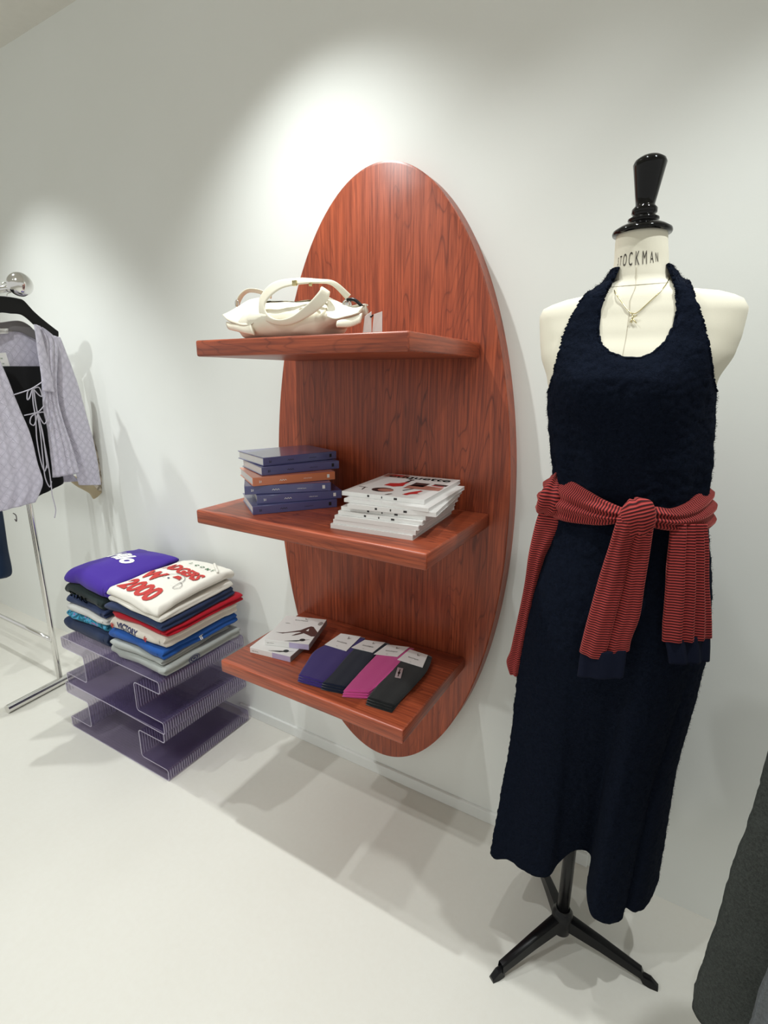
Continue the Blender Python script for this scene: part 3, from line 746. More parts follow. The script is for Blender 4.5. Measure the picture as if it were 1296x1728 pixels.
right = [('jgrey', .042, .345, .372, 0.0, 'heather grey sweatshirt with round navy emblem, bottom of the right pile', 1, -.004),
         ('jgrey', .026, .315, .335, .02, 'thin grey folded sweatshirt under the royal blue one', 2, -.008),
         ('jblue', .041, .340, .365, -.01, 'royal blue folded sweatshirt in the right pile', 3, -.004),
         ('jcream', .047, .325, .36, .01, 'cream folded sweatshirt reading VICTORY on its fold', 4, .004),
         ('jred', .026, .332, .372, .0, 'red folded sweatshirt beneath the navy one', 5, .008),
         ('jnavy2', .040, .342, .355, .0, 'navy folded sweatshirt directly under the white printed one', 6, -.006)]
z = zT+.0008; RZ = []
dro = lambda i: flat if i == 0 else drape(i, rx-.17, ry+.19, seed=3)
for i, (mt, t_, w_, d_, rot, lb, sd_, dx) in enumerate(right):
    r, hz = folded(lb, RG, rx+dx, ry-(.02 if sd_ == 2 else 0)+(.016 if sd_ == 5 else 0), w_, d_, z, t_, M[mt], sd_, dro(i), dro(i+1), rot, groove=.012); RZ.append((r, z, t_, w_, d_, dx)); z += t_+.0004
rW, hL = folded('white sweatshirt with red 2000 and helmet print on top of the right pile', RG, rx-.002, ry-.002, .325, .345, z, .030, M['jwhite'], 8, dro(6), dro(7), -.02, groove=.004, nm='sleeve_layer')
z += .0304
def dtop(X, Y):
    a = max(0, min(1, (X-(rx-.17))/.34)); b = max(0, min(1, ((ry+.19)-Y)/.38))
    return dro(7)(X, Y)+.010*a*(1-b)+.008*(1-a)*0+.012*math.sin(PI*a)*math.sin(PI*b)
def dlow(X, Y):
    a = max(0, min(1, (X-(rx-.17))/.34)); b = max(0, min(1, ((ry+.19)-Y)/.38))
    return dro(7)(X, Y)+.018*max(0, (a-.55)/.45)*math.sin(PI*min(1, b*1.05))
rW, hW = folded('white sweatshirt with red 2000 and helmet print on top of the right pile', RG, rx-.008, ry+.004, .335, .365, z, .030, M['jwhite'], 9, dlow, lambda X, Y: dtop(X, Y)+max(0, dlow(X, Y)-dro(7)(X, Y))*.8, -.03, groove=.0, wr=.004, parent=rW)
# print on the white sweatshirt
def dr(h, dx=0, dy=0, e=.0016): return lambda X, Y: Vector((X, Y, h(X, Y)+e))
def onW(ox, oy, ang, sx=1, e=.0032):
    c_, s_ = math.cos(ang), math.sin(ang)
    return lambda v: (lambda X, Y: Vector((X, Y, hW(X, Y)+e)))(ox+v.x*sx*c_-v.y*s_, oy+v.x*sx*s_+v.y*c_)
LN = -.06
mk('red_print', *join(text_geo('2000', .094, None, sx=1.05, ext=0, bold=.004, cuts=3, shear=.15, fn=onW(rx-.118, ry-.152, LN, 1.0)), text_geo('ADGERS', .066, None, sx=.90, ext=0, bold=.0034, cuts=3, shear=.1, fn=onW(rx-.092, ry+.030, LN-.05)),
     text_geo('W', .082, None, ext=0, bold=.005, cuts=3, fn=onW(rx-.105, ry-.065, LN, 1.2))), M['printred'], rW)
pf = lambda p: onW(rx+.050, ry-.030, LN)(Vector((p[0], p[1], 0)))
def arc(cx_, cy_, a_, b_, t0, t1, wd, n=14):
    o_ = [(cx_+a_*math.cos(t0+(t1-t0)*i/n), cy_+b_*math.sin(t0+(t1-t0)*i/n)) for i in range(n+1)]
    i_ = [(cx_+(a_-wd)*math.cos(t0+(t1-t0)*i/n), cy_+(b_-wd)*math.sin(t0+(t1-t0)*i/n)) for i in range(n+1)]
    V = [pf(p) for p in o_+i_]; F = [[i, i+1, n+2+i, n+1+i] for i in range(n)]; return V, F
mk('helmet_print', *join(arc(0, 0, .050, .040, -.3, 3.6, .0022), arc(.045, -.022, .028, .022, -1.2, 1.6, .002), *[poly([(x0, y0), (x1, y1), (x1+.002, y1), (x0+.002, y0)], pf) for x0, y0, x1, y1 in ((.02, -.02, .07, -.02+.004), (.03, -.035, .068, -.03), (.045, -.005, .05, -.04))]), M['printgrey'], rW)
mk('helmet_letter_print', *join(poly([(-.012, .004), (-.006, .026), (.010, .028), (.022, .022), (.030, .004), (.012, .006)], pf)), M['printred'], rW)
mk('helmet_dot_print', *poly(ell(-.018, -.008, .005, .004), pf), M['printnavy'], rW)
mk('letters_print', *join(*[text_geo(ch, .022, None, ext=0, bold=.0012, cuts=2, fn=onW(rx-.03+.034*i, ry+.108-.002*i, LN-.05)) for i, ch in enumerate('ICONS')]), M['printgreen'], rW)
# collar ribbing and cord at the back right of the white sweatshirt
cp = [Vector((rx+.045+.018*i, ry+.174-.013*i, 0)) for i in range(7)]
cp = [Vector((p.x, p.y, hW(p.x, p.y)+.003)) for p in cp]
mk('drawcord', *tube([p+Vector((0, 0, .003*(i % 2))) for i, p in enumerate(cp)], .0045, 8), M['jwhite'], rW)
# VICTORY on the front fold of the cream one, emblem on the grey one, marks on the blue one
def frontprint(rz, s, size, x0, dz, mat, nm, face='front', sx=1, bold=.0006, lv=3):
    r, zb, t_, w_, d_, dx = rz
    me = r.children[0].data; o0 = org(r)
    tree = BVHTree.FromPolygons([v.co+o0 for v in me.vertices], [tuple(p.vertices) for p in me.polygons])
    def surf(a, b):
        if face == 'front':
            h = tree.ray_cast(Vector((a, -3, b)), Vector((0, 1, 0)))[0]
            return (h-Vector((0, .0015, 0))) if h else Vector((a, ry-d_/2, b))
        h = tree.ray_cast(Vector((3, a, b)), Vector((-1, 0, 0)))[0]
        return (h+Vector((.0015, 0, 0))) if h else Vector((rx+w_/2, a, b))
    D_ = lambda X, Y: dro(lv)(X, Y)*.6+dro(lv+1)(X, Y)*.4
    if face == 'front': fn = lambda v: surf(rx+dx+x0+v.x*sx, zb+dz+v.y+D_(rx+dx+x0+v.x*sx, ry-d_/2))
    else: fn = lambda v: surf(ry+x0+v.x*sx, zb+dz+v.y+D_(rx+w_/2, ry+x0+v.x*sx))
    mk(nm, *text_geo(s, size, None, ext=0, bold=bold, cuts=2, fn=fn), mat, r)
frontprint(RZ[3], 'VICTORY', .030, -.115, .014, M['printnavy'], 'fold_print', bold=.0012)
frontprint(RZ[3], '*', .05, -.155, -.008, M['printred'], 'star_print', bold=.001)
frontprint(RZ[3], '*', .05, .045, -.008, M['printred'], 'star_print', bold=.001)
frontprint(RZ[2], 'ff', .026, -.02, .010, M['printwhite'], 'side_print', 'side', lv=2)
r, zb, t_, w_, d_, dx = RZ[0]
def sidepf(p): return Vector((rx+dx+w_/2+.0035+.003*(abs(p[1])<.02), ry-.065+p[0], zb+t_*.52+p[1]))
def ringp(a0, a1, n=24):
    V = [sidepf((a0*math.cos(2*PI*i/n), .6*a0*math.sin(2*PI*i/n))) for i in range(n)]+[sidepf((a1*math.cos(2*PI*i/n), .6*a1*math.sin(2*PI*i/n))) for i in range(n)]
    return V, [[i, (i+1) % n, n+(i+1) % n, n+i] for i in range(n)]
mk('emblem', *join(ringp(.026, .022), ringp(.018, .012), poly(ell(0, 0, .007, .004), sidepf)), M['printnavy'], r)
# left pile
lx, ly = -2.026, -.250
left = [('jnavy', .068, .325, .350, .0, 'navy folded sweatshirt at the bottom of the left pile', 11, -.006),
        ('jteal', .034, .295, .345, .0, 'teal and pink tie-dye shirt in the left pile', 12, .004),
        ('jash', .034, .280, .345, .02, 'pale ash grey folded sweatshirt in the left pile', 13, .012),
        ('jnavy2', .038, .275, .345, .0, 'faded navy folded sweatshirt under the dark green-black one', 14, .014),
        ('jblack', .048, .280, .345, -.02, 'dark green-black folded sweatshirt with green lettering', 15, .010)]
z = zT+.0008; LZ = []
drol = lambda i: flat if i == 0 else drape(i, lx-.16, ly+.18, .33, .36, .005, seed=8)
for i, (mt, t_, w_, d_, rot, lb, sd_, dx) in enumerate(left):
    r, hz = folded(lb, LG, lx+dx, ly, w_, d_, z, t_, M[mt], sd_, drol(i), drol(i+1), rot, groove=.012); LZ.append((r, z, t_, w_, d_, dx)); z += t_+.0004
rP, hP = folded('purple sweatshirt with white script lettering on top of the left pile', LG, lx+.026, ly+.010, .275, .35, z, .062, M['jpurple'], 19, drol(5), lambda X, Y: drol(5)(X, Y)+.012*math.sin(PI*max(0, min(1, (X-lx+.15)/.3)))*math.sin(PI*max(0, min(1, (Y-ly+.17)/.34))), .03, groove=.02, wr=.005)
def onP(ox, oy, ang, sx=1, e=.0015):
    c_, s_ = math.cos(ang), math.sin(ang)
    return lambda v: (lambda X, Y: Vector((X, Y, hP(X, Y)+e)))(ox+v.x*sx*c_-v.y*s_, oy+v.x*sx*s_+v.y*c_)
mk('script_print', *text_geo('Hilo', .095, None, sx=.95, ext=0, bold=.004, shear=.35, cuts=3, fn=onP(lx-.080, ly+.0, -.14)), M['printwhite'], rP)
r, zb, t_, w_, d_, dx = LZ[4]
mk('fold_print', *text_geo('STARS', .030, None, ext=.0004, bold=.0012, cuts=1, sx=1.5, fn=lambda v: Vector((lx+dx-.08+v.x, ly-d_/2-.007, zb+.010+v.y-.01*(v.x/.15)))), M['printgreen'], r)

# ------------------------------------------------------------------ dress form
PX, PY = -.125, -.28
form = thing('dress_form', 'cream calico dress form with black knob cap on a black tripod base', 'mannequin', (PX, PY, 0))
def lerp_tab(tab, z):
    if z <= tab[0][0]: return tab[0][1:]
    for (a, *A), (b, *B) in zip(tab, tab[1:]):
        if z <= b:
            t_ = (z-a)/(b-a); t_ = t_*t_*(3-2*t_)*.4+t_*.6
            return [p+(q-p)*t_ for p, q in zip(A, B)]
    return tab[-1][1:]
# silhouette of the form: z, left x, right x, front depth, back depth, exponent
sil = []
for yy, l, r_, fd, bd, ex in [(394, 1041, 1127, .045, .048, 1.0), (405, 1039, 1127, .045, .048, 1.0), (440, 1037, 1128, .046, .050, 1.0), (476, 1031, 1133, .050, .056, 1.0), (486, 1016, 1150, .056, .064, .95), (495, 996, 1172, .060, .070, .85), (504, 945, 1228, .066, .074, .8),
                          (514, 920, 1253, .070, .078, .75), (530, 914, 1262, .076, .080, .72), (570, 915, 1252, .090, .080, .74), (600, 917, 1240, .104, .080, .78), (640, 927, 1212, .122, .078, .86), (680, 932, 1200, .122, .078, .95), (720, 936, 1196, .112, .078, 1), (760, 944, 1188, .100, .080, 1), (800, 952, 1178, .090, .084, 1), (840, 956, 1174, .088, .090, 1), (900, 944, 1182, .100, .104, 1), (980, 925, 1192, .115, .122, 1), (1040, 918, 1190, .118, .126, 1)]:
    a, b_ = ay(l, yy, PY), ay(r_, yy, PY); sil.append(((a.z+b_.z)/2, a.x, b_.x, fd, bd, ex))
sil.sort()
def torso(th, z, off=0.0):
    xl, xr, fd, bd, ex = lerp_tab(sil, z)
    c_, s_ = math.cos(th), math.sin(th)
    cx = (xl+xr)/2; a = (xr-xl)/2+off
    x = cx+a*(1 if c_ >= 0 else -1)*abs(c_)**ex
    d_ = (fd if s_ < 0 else bd)+off
    y = PY+d_*(1 if s_ >= 0 else -1)*abs(s_)**(ex if s_ < 0 else 1)
    if s_ < 0:    # bust
        for sx in (-1, 1):
            y -= .020*math.exp(-((x-cx-sx*.066)/.050)**2-((z-1.475)/.060)**2)*abs(s_)**.5
    return Vector((x, y, z))
zt, zb = sil[-1][0], sil[0][0]
n, nz = 120, 110
V, F = [], []
for k in range(nz+1):
    z = zb+(zt-zb)*k/nz
    for i in range(n): V.append(torso(2*PI*i/n, z))
for k in range(nz):
    for i in range(n): F.append([k*n+i, k*n+(i+1) % n, (k+1)*n+(i+1) % n, (k+1)*n+i])
F.append(list(range(n))[::-1]); F.append([nz*n+i for i in range(n)])
mk('torso', V, F, M['calico'], form)
NC = ((sil[-1][1]+sil[-1][2])/2, PY, zt)
mk('knob_cap', *lathe([(.0005, -.002), (.051, -.002), (.052, .001), (.051, .005), (.040, .012), (.026, .018), (.024, .020), (.027, .022), (.027, .025), (.021, .028), (.019, .031), (.022, .034), (.022, .041), (.018, .045), (.0165, .048), (.019, .062), (.0235, .088), (.0270, .108), (.0285, .115), (.026, .121), (.017, .127), (.006, .130), (.0005, .1305)], NC, 56), M['blackgloss'], form)
# seam down the front of the neck and chest
mk('centre_seam', *tube([torso(-PI/2, z, .0002)+Vector((-.003, 0, 0)) for z in [1.50+.0125*i for i in range(17)]], .0006, 5, sub=2), M['seam'], form)
mk('neck_seam', *tube([torso(-PI*i/20, 1.672-.006*math.sin(PI*i/20), .0004) for i in range(21)], .0006, 5, sub=1), M['seam'], form)
# stamped letters
geo = []
LW = dict(S=.40, T=.42, O=.56, C=.54, K=.48, M=.62, A=.50, N=.52)
word = 'STOCKMAN'; hts = [.015, .019, .024, .026, .027, .026, .022, .018]
wds = [.52, .50, .68, .66, .60, .80, .62, .64]
adv = [h*w_*.60+.0010 for h, w_ in zip(hts, wds)]; x0 = -sum(adv)/2
for i, (ch, h, w_) in enumerate(zip(word, hts, wds)):
    xc = x0+adv[i]/2; x0 += adv[i]
    zc = 1.714
    def fn(v, xc=xc, h=h, zc=zc, w_=w_, ch=ch):
        return torso(-PI/2-.08+(xc+(v.x-LW[ch]/2)*h*.56)/.046, zc+(v.y-.36)*h*1.30, .0006)
    geo.append(text_geo(ch, 1.0, None, ext=0, bold=0, fn=fn, sx=.72))
mk('stamped_lettering', *join(*geo), M['ink'], form, smooth=False)
HUBZ = .085
mk('pole', *tube([(PX, PY, .05), (PX, PY, .6), (PX, PY, 1.05)], .0155, 24, sub=2), M['blackmetal'], form)
mk('hub', *lathe([(.010, -.045), (.024, -.040), (.027, -.02), (.027, .018), (.022, .026), (.019, .030), (.018, .034)], (PX, PY, HUBZ), 32), M['blackmetal'], form, auto=40)
for tx, ty in (tuple(az(829, 1654, 0))[:2], tuple(az(1110, 1668, 0))[:2], (PX-.115, PY+.21)):
    d_ = Vector((tx-PX, ty-PY, 0)); Lg = d_.length; d_.normalize(); s_ = Vector((-d_.y, d_.x, 0))
    st = [(0.012, .064, .100, .017), (.10, .045, .074, .014), (.20, .018, .040, .0115), (Lg-.035, .004, .026, .0105), (Lg-.018, 0, .024, .0105), (Lg, 0, .009, .009)]
    V, F = [], []
    for q, z0, z1, hw in st:
        o = Vector((PX, PY, 0))+d_*q
        V += [o-s_*hw+Vector((0, 0, z0)), o+s_*hw+Vector((0, 0, z0)), o+s_*hw*.8+Vector((0, 0, z1-.003)), o+s_*hw*.45+Vector((0, 0, z1)), o-s_*hw*.45+Vector((0, 0, z1)), o-s_*hw*.8+Vector((0, 0, z1-.003))]
    for k in range(len(st)-1):
        for i in range(6): F.append([k*6+i, k*6+(i+1) % 6, (k+1)*6+(i+1) % 6, (k+1)*6+i])
    F.append([0, 1, 2, 3, 4, 5][::-1]); F.append([(len(st)-1)*6+i for i in range(6)])
    mk('leg', V, F, M['blackmetal'], form, auto=30)

# ------------------------------------------------------------------ halter dress
dress = thing('halter_dress', 'long navy boucle halter dress worn by the dress form', 'dress', (PX, PY, .28))
hemc = [((828, 1440), .27, .0), ((836, 1449), .26, .03), ((858, 1450), .275, .065), ((880, 1466), .28, .10), ((905, 1478), .28, .14), ((926, 1477), .29, .175), ((942, 1455), .32, .205), ((972, 1433), .365, .25), ((998, 1445), .345, .285), ((991, 1498), .30, .31), ((997, 1540), .275, .335), ((1012, 1554), .265, .36), ((1030, 1558), .26, .385), ((1047, 1551), .26, .41), ((1055, 1531), .28, .43), ((1070, 1538), .28, .45), ((1088, 1530), .28, .47), ((1104, 1500), .28, .495)]
hem = [(u, az(*p, z)) for p, z, u in hemc]
hem += [(.55, Vector((.075, -.20, .28))), (.61, Vector((.030, -.13, .28))), (.66, Vector((-.02, -.14, .28))), (.71, Vector((-.06, -.09, .28))), (.77, Vector((-.12, -.11, .28))), (.82, Vector((-.17, -.08, .28))), (.88, Vector((-.24, -.13, .28))), (.94, Vector((-.29, -.20, .28)))]
hp = cr([[u]+list(v) for u, v in hem]+[[1.0]+list(hem[0][1])], 8)
def hemat(u):
    u %= 1.0
    for a, b_ in zip(hp, hp[1:]):
        if a[0] <= u <= b_[0] and b_[0] > a[0]:
            t_ = (u-a[0])/(b_[0]-a[0]); return Vector([p+(q-p)*t_ for p, q in zip(a[1:], b_[1:])])
    return Vector(hp[-1][1:])
ZJ = 1.15
nu, ns, nb = 360, 170, 190
rowsV = []
OFF = .0055
def knitnoise(p, k=1.0): return .0022*k*noise.noise(p*75)+.0012*k*noise.noise(p*190)
for k in range(ns+1):
    w_ = 1-k/ns
    row = []
    for i in range(nu):
        u = i/nu; th = PI+2*PI*u
        H = hemat(u); base = torso(th, ZJ, OFF+.012)
        hips = torso(th, ZJ, OFF+.012); cx = PX
        z = ZJ+(H.z-ZJ)*w_
        s1 = w_**.92
        x = base.x+(H.x-base.x)*s1; y = base.y+(H.y-base.y)*(w_**1.15)
        bl = .030*math.sin(PI*min(1, w_*1.6))*max(0, 1-w_*1.3)     # hip fullness
        d_ = Vector((x-PX, y-PY, 0)); 
        if d_.length > 1e-4: d_ = d_.normalized()*bl
        # keep cloth outside the pole and legs
        p = Vector((x+d_.x, y+d_.y, z))
        rr = Vector((p.x-PX, p.y-PY)).length
        if rr < .03: q_ = Vector((p.x-PX, p.y-PY, 0)).normalized()*.03; p.x, p.y = PX+q_.x, PY+q_.y
        # vertical folds below the hip
        row.append(p+Vector((0, 0, 0))+Vector(((p.x-PX), (p.y-PY), 0)).normalized()*knitnoise(p))
    rowsV.append(row)
for k in range(1, nb+1):
    z = ZJ+(1.703-ZJ)*k/nb; row = []
    ww = max(0, min(1, (z-ZJ)/.12)); bb = 1-ww
    blouse = .014*math.exp(-((z-1.30)/.09)**2)+.013*math.exp(-((z-1.672)/.020)**2)
    for i in range(nu):
        th = PI+2*PI*i/nu
        p = torso(th, z, OFF+.012*bb+blouse)
        fl = .004*math.sin(i/nu*2*PI*11+1.0)*math.exp(-((z-1.28)/.10)**2)
        d_ = Vector((p.x-PX, p.y-PY, 0)).normalized()
        row.append(p+d_*(knitnoise(p)+fl))
    rowsV.append(row)
polyD = [(700, 1100), (700, 760), (880, 745), (905, 700), (925, 655), (935, 615), (950, 560), (962, 532), (975, 510), (997, 487), (1018, 467), (1034, 447), (1036, 440), (1046, 440), (1034, 468), (1020, 498), (1010, 530), (1008, 560), (1014, 580), (1030, 594), (1052, 602), (1078, 604), (1102, 595), (1124, 575), (1138, 550), (1144, 520), (1143, 490), (1137, 465), (1128, 440), (1140, 440), (1152, 455), (1166, 478), (1180, 510), (1193, 552), (1202, 595), (1206, 632), (1210, 655), (1232, 700), (1250, 745), (1500, 760), (1500, 1100)]
def sd(p, P):
    x, y = p; ins = False; best = 1e9
    for i in range(len(P)):
        x0, y0 = P[i-1]; x1, y1 = P[i]
        if (y0 > y) != (y1 > y) and x < (x1-x0)*(y-y0)/(y1-y0)+x0: ins = not ins
        dx, dy = x1-x0, y1-y0; t_ = max(0, min(1, ((x-x0)*dx+(y-y0)*dy)/(dx*dx+dy*dy)))
        best = min(best, math.hypot(x-x0-t_*dx, y-y0-t_*dy))
    return best if ins else -best
NR = len(rowsV); val = []
for k, row in enumerate(rowsV):
    vr = []
    for i, p in enumerate(row):
        if p.z < 1.38: vr.append(1.0); continue
        th = PI+2*PI*i/nu
        if math.sin(th) <= .12: vr.append(sd(pj(p), polyD)/700)
        else: vr.append(max(1.43-p.z, min(p.z-1.668, .02-(abs(p.x-NC[0])-.052)) if p.z > 1.6 else -1))
    val.append(vr)
for k, row in enumerate(rowsV):
    for i, p in enumerate(row):
        if p.z > 1.38 and 0 < val[k][i] < .02: p -= Vector((p.x-PX, p.y-PY, 0)).normalized()*(.0045*(1-val[k][i]/.02))
V, F = [], []; idx = {}
def vid(k, i):
    i %= nu
    if (k, i) not in idx:
        p = rowsV[k][i]; v = val[k][i]
        if v < 0:
            best = None
            for dk, di in ((1, 0), (-1, 0), (0, 1), (0, -1), (1, 1), (1, -1), (-1, 1), (-1, -1)):
                kk, ii = k+dk, (i+di) % nu
                if 0 <= kk < NR and val[kk][ii] > 0:
                    t_ = val[kk][ii]/(val[kk][ii]-v)
                    q_ = rowsV[kk][ii].lerp(p, t_); dd = (q_-p).length
                    if best is None or dd < best[0]: best = (dd, q_)
            if best: p = best[1]
        idx[(k, i)] = len(V); V.append(p)
    return idx[(k, i)]
for k in range(NR-1):
    for i in range(nu):
        q_ = [val[k][i], val[k][(i+1) % nu], val[k+1][(i+1) % nu], val[k+1][i]]
        if sum(1 for v in q_ if v > 0) >= 1: F.append([vid(k, i), vid(k, i+1), vid(k+1, i+1), vid(k+1, i)])
o = mk('dress_body', V, F, M['navyboucle'], dress)
md = o.modifiers.new('thickness', 'SOLIDIFY'); md.thickness = .0045; md.offset = 0
# loose fibres standing off the wool
V2, F2 = [], []
random.seed(3)
for f_ in random.sample(F, min(len(F), 26000)):
    a = (V[f_[0]]+V[f_[2]])/2
    nr = (V[f_[1]]-V[f_[0]]).cross(V[f_[3]]-V[f_[0]])
    if nr.length < 1e-9: continue
    nr.normalize()
    if nr.dot(Vector((a.x-PX, a.y-PY, 0))) < 0: nr.negate()
    d_ = (nr*random.uniform(.3, 1)+Vector((random.uniform(-1, 1), random.uniform(-1, 1), random.uniform(-1, 1)))*.8).normalized()
    t_ = d_.cross(Vector((random.uniform(-1, 1), random.uniform(-1, 1), random.uniform(-1, 1)))).normalized()*.00028
    L_ = random.uniform(.003, .007); a = a+nr*.002
    m_ = a+d_*L_*.5+nr*.0006
    n0 = len(V2); V2 += [a-t_, a+t_, m_+t_*.7, a+d_*L_+nr*-.0006, m_-t_*.7]; F2.append([n0, n0+1, n0+2, n0+3, n0+4])
o = mk('wool_fuzz', V2, F2, M['navyboucle'], dress, smooth=False); o['kind'] = 'stuff'

# ------------------------------------------------------------------ necklace
nk = thing('necklace', 'fine gold chain with letter K pendant on the dress form chest', 'necklace', tuple(ay(1068, 530, -.36)))
np_ = [(1031, 473), (1038, 493), (1052, 514), (1062, 526), (1068, 529), (1076, 527), (1095, 510), (1112, 494), (1125, 478), (1131, 465)]
def onform(px, py, off=.002):
    lo, hi = -.50, -.20
    for _ in range(34):
        m_ = (lo+hi)/2; p = ay(px, py, m_)
        xl, xr, fd, bd, ex = lerp_tab(sil, p.z)
        cx = (xl+xr)/2; a = (xr-xl)/2
        c_ = max(-1, min(1, (p.x-cx)/a)); c_ = (1 if c_ >= 0 else -1)*abs(c_)**(1/ex)
        yy = torso(-math.acos(c_), p.z, off).y
        if m_ < yy: lo = m_
        else: hi = m_
    return ay(px, py, lo)
mk('chain', *tube([onform(*p) for p in np_], .00085, 6, sub=5), M['gold'], nk)
kp = [[(1067, 530), (1066, 545)], [(1075, 532), (1067, 537)], [(1067, 538), (1074, 545)], [(1067, 538), (1063, 544)]]
mk('pendant', *join(*[tube([onform(*a, .004), onform(*b_, .004)], .0009, 6, sub=1) for a, b_ in kp]), M['gold'], nk)

# ------------------------------------------------------------------ striped velour top tied at the waist
swt = thing('tied_sweater', 'red ribbed velour sweater with navy cuffs tied round the dress waist', 'sweater', (PX, PY-.1, 1.22))
def prow(p, q, y, th, y2=None): return (ay(*p, y), ay(*q, y if y2 is None else y2), th)
out = lambda m: Vector((m.x-PX, m.y-PY, 0))
belt_l = [prow((936, 800), (908, 862), -.235, .014), prow((942, 796), (912, 866), -.275, .018), prow((952, 800), (930, 872), -.325, .018), prow((972, 815), (955, 880), -.365, .017), prow((1000, 832), (990, 885), -.392, .016), prow((1030, 848), (1022, 886), -.408, .015), prow((1058, 860), (1052, 880), -.412, .014)]
belt_r = [prow((1086, 857), (1086, 884), -.412, .014), prow((1108, 855), (1108, 892), -.408, .015), prow((1134, 858), (1134, 896), -.392, .016), prow((1160, 848), (1164, 899), -.358, .017), prow((1179, 828), (1187, 897), -.315, .017), prow((1189, 815), (1196, 888), -.265, .015), prow((1186, 812), (1192, 880), -.235, .014)]
zz = lambda x, y, z: Vector((x, y, z))
back = [(belt_r[-1][0], belt_r[-1][1], .014), (zz(-.01, -.165, 1.28), zz(0, -.155, 1.20), .014), (zz(-.10, -.150, 1.28), zz(-.10, -.140, 1.18), .014), (zz(-.20, -.165, 1.29), zz(-.21, -.155, 1.20), .014), (belt_l[0][0], belt_l[0][1], .014)]
mk('waist_wrap', *joinuv(strip(belt_l, 44, 8, 3, .0045, 1, out, .003), strip(belt_r, 44, 8, 3, .0045, 2, out, .003), strip(back, 30, 6, 2, .003, 3, out))[:2], M['velour'], swt, uvs=joinuv(strip(belt_l, 44, 8, 3, .0045, 1, out, .003), strip(belt_r, 44, 8, 3, .0045, 2, out, .003), strip(back, 30, 6, 2, .003, 3, out))[2])
def vel(name, rows, **k):
    v, f_, u = strip(rows, **k); return mk(name, v, f_, M['velour'], swt, uvs=u)
# upper fold at the left hip
vel('hip_fold', [prow((938, 796), (941, 800), -.30, .006), prow((925, 812), (950, 822), -.335, .010), prow((912, 832), (958, 838), -.352, .013), prow((906, 848), (956, 858), -.350, .013), prow((905, 858), (935, 866), -.335, .010)], n=34, sub=7, pleat=2, amp=.003, seed=4, wr=.003)
# left hanging body edge
vel('hanging_hem', [prow((912, 858), (958, 866), -.33, .014), prow((903, 885), (950, 890), -.335, .013), prow((893, 930), (922, 935), -.335, .013), prow((885, 985), (906, 990), -.33, .012), prow((873, 1045), (893, 1050), -.325, .011), prow((862, 1095), (884, 1100), -.32, .010), prow((855, 1115), (880, 1125), -.318, .009), prow((860, 1136), (874, 1140), -.318, .006)], n=34, sub=8, pleat=1.5, amp=.003, seed=5, wr=.003)
# knot and front sleeves
vel('knot', [prow((1056, 851), (1084, 842), -.424, .008), prow((1048, 862), (1100, 846), -.436, .013), prow((1043, 880), (1107, 868), -.440, .016), prow((1046, 896), (1104, 890), -.436, .014), prow((1054, 903), (1096, 899), -.426, .008)], n=34, sub=7, pleat=2, amp=.0025, seed=9, wr=.002)
vel('sleeve', [prow((1052, 856), (1092, 846), -.430, .010), prow((1040, 880), (1080, 880), -.440, .013), prow((1028, 920), (1066, 922), -.436, .014), prow((1012, 970), (1056, 975), -.436, .014), prow((998, 1020), (1042, 1028), -.438, .014), prow((986, 1065), (1030, 1075), -.440, .013), prow((978, 1098), (1020, 1112), -.440, .012)], n=38, sub=8, pleat=2, amp=.002, seed=6, wr=.002)
vel('sleeve', [prow((1072, 852), (1108, 856), -.424, .010), prow((1068, 880), (1104, 884), -.432, .012), prow((1056, 930), (1097, 932), -.428, .013), prow((1046, 985), (1088, 988), -.428, .013), prow((1034, 1035), (1080, 1040), -.430, .013), prow((1022, 1075), (1066, 1078), -.432, .012), prow((1014, 1102), (1062, 1098), -.432, .011)], n=38, sub=8, pleat=2, amp=.0022, seed=7, wr=.002)
mk('cuff', *strip([prow((980, 1098), (1058, 1096), -.436, .010), prow((977, 1118), (1056, 1116), -.437, .011), prow((974, 1140), (1052, 1143), -.438, .011)], 40, 5, 2, .003, 6)[:2], M['navyrib'], swt)
# right hanging sleeve with cuff
vel('sleeve', [prow((1134, 884), (1190, 884), -.400, .014, -.340), prow((1131, 915), (1193, 912), -.408, .015, -.345), prow((1127, 965), (1193, 960), -.418, .016, -.350), prow((1123, 1020), (1196, 1015), -.424, .016, -.355), prow((1119, 1055), (1199, 1050), -.428, .016, -.358), prow((1118, 1082), (1200, 1074), -.430, .015, -.360)], n=48, sub=8, pleat=4, amp=.005, seed=8, wr=.0015)
mk('cuff', *strip([prow((1122, 1076), (1198, 1069), -.428, .011, -.358), prow((1126, 1095), (1198, 1090), -.430, .012, -.360), prow((1130, 1120), (1197, 1113), -.431, .012, -.362)], 44, 5, 3, .0035, 2)[:2], M['navyrib'], swt)

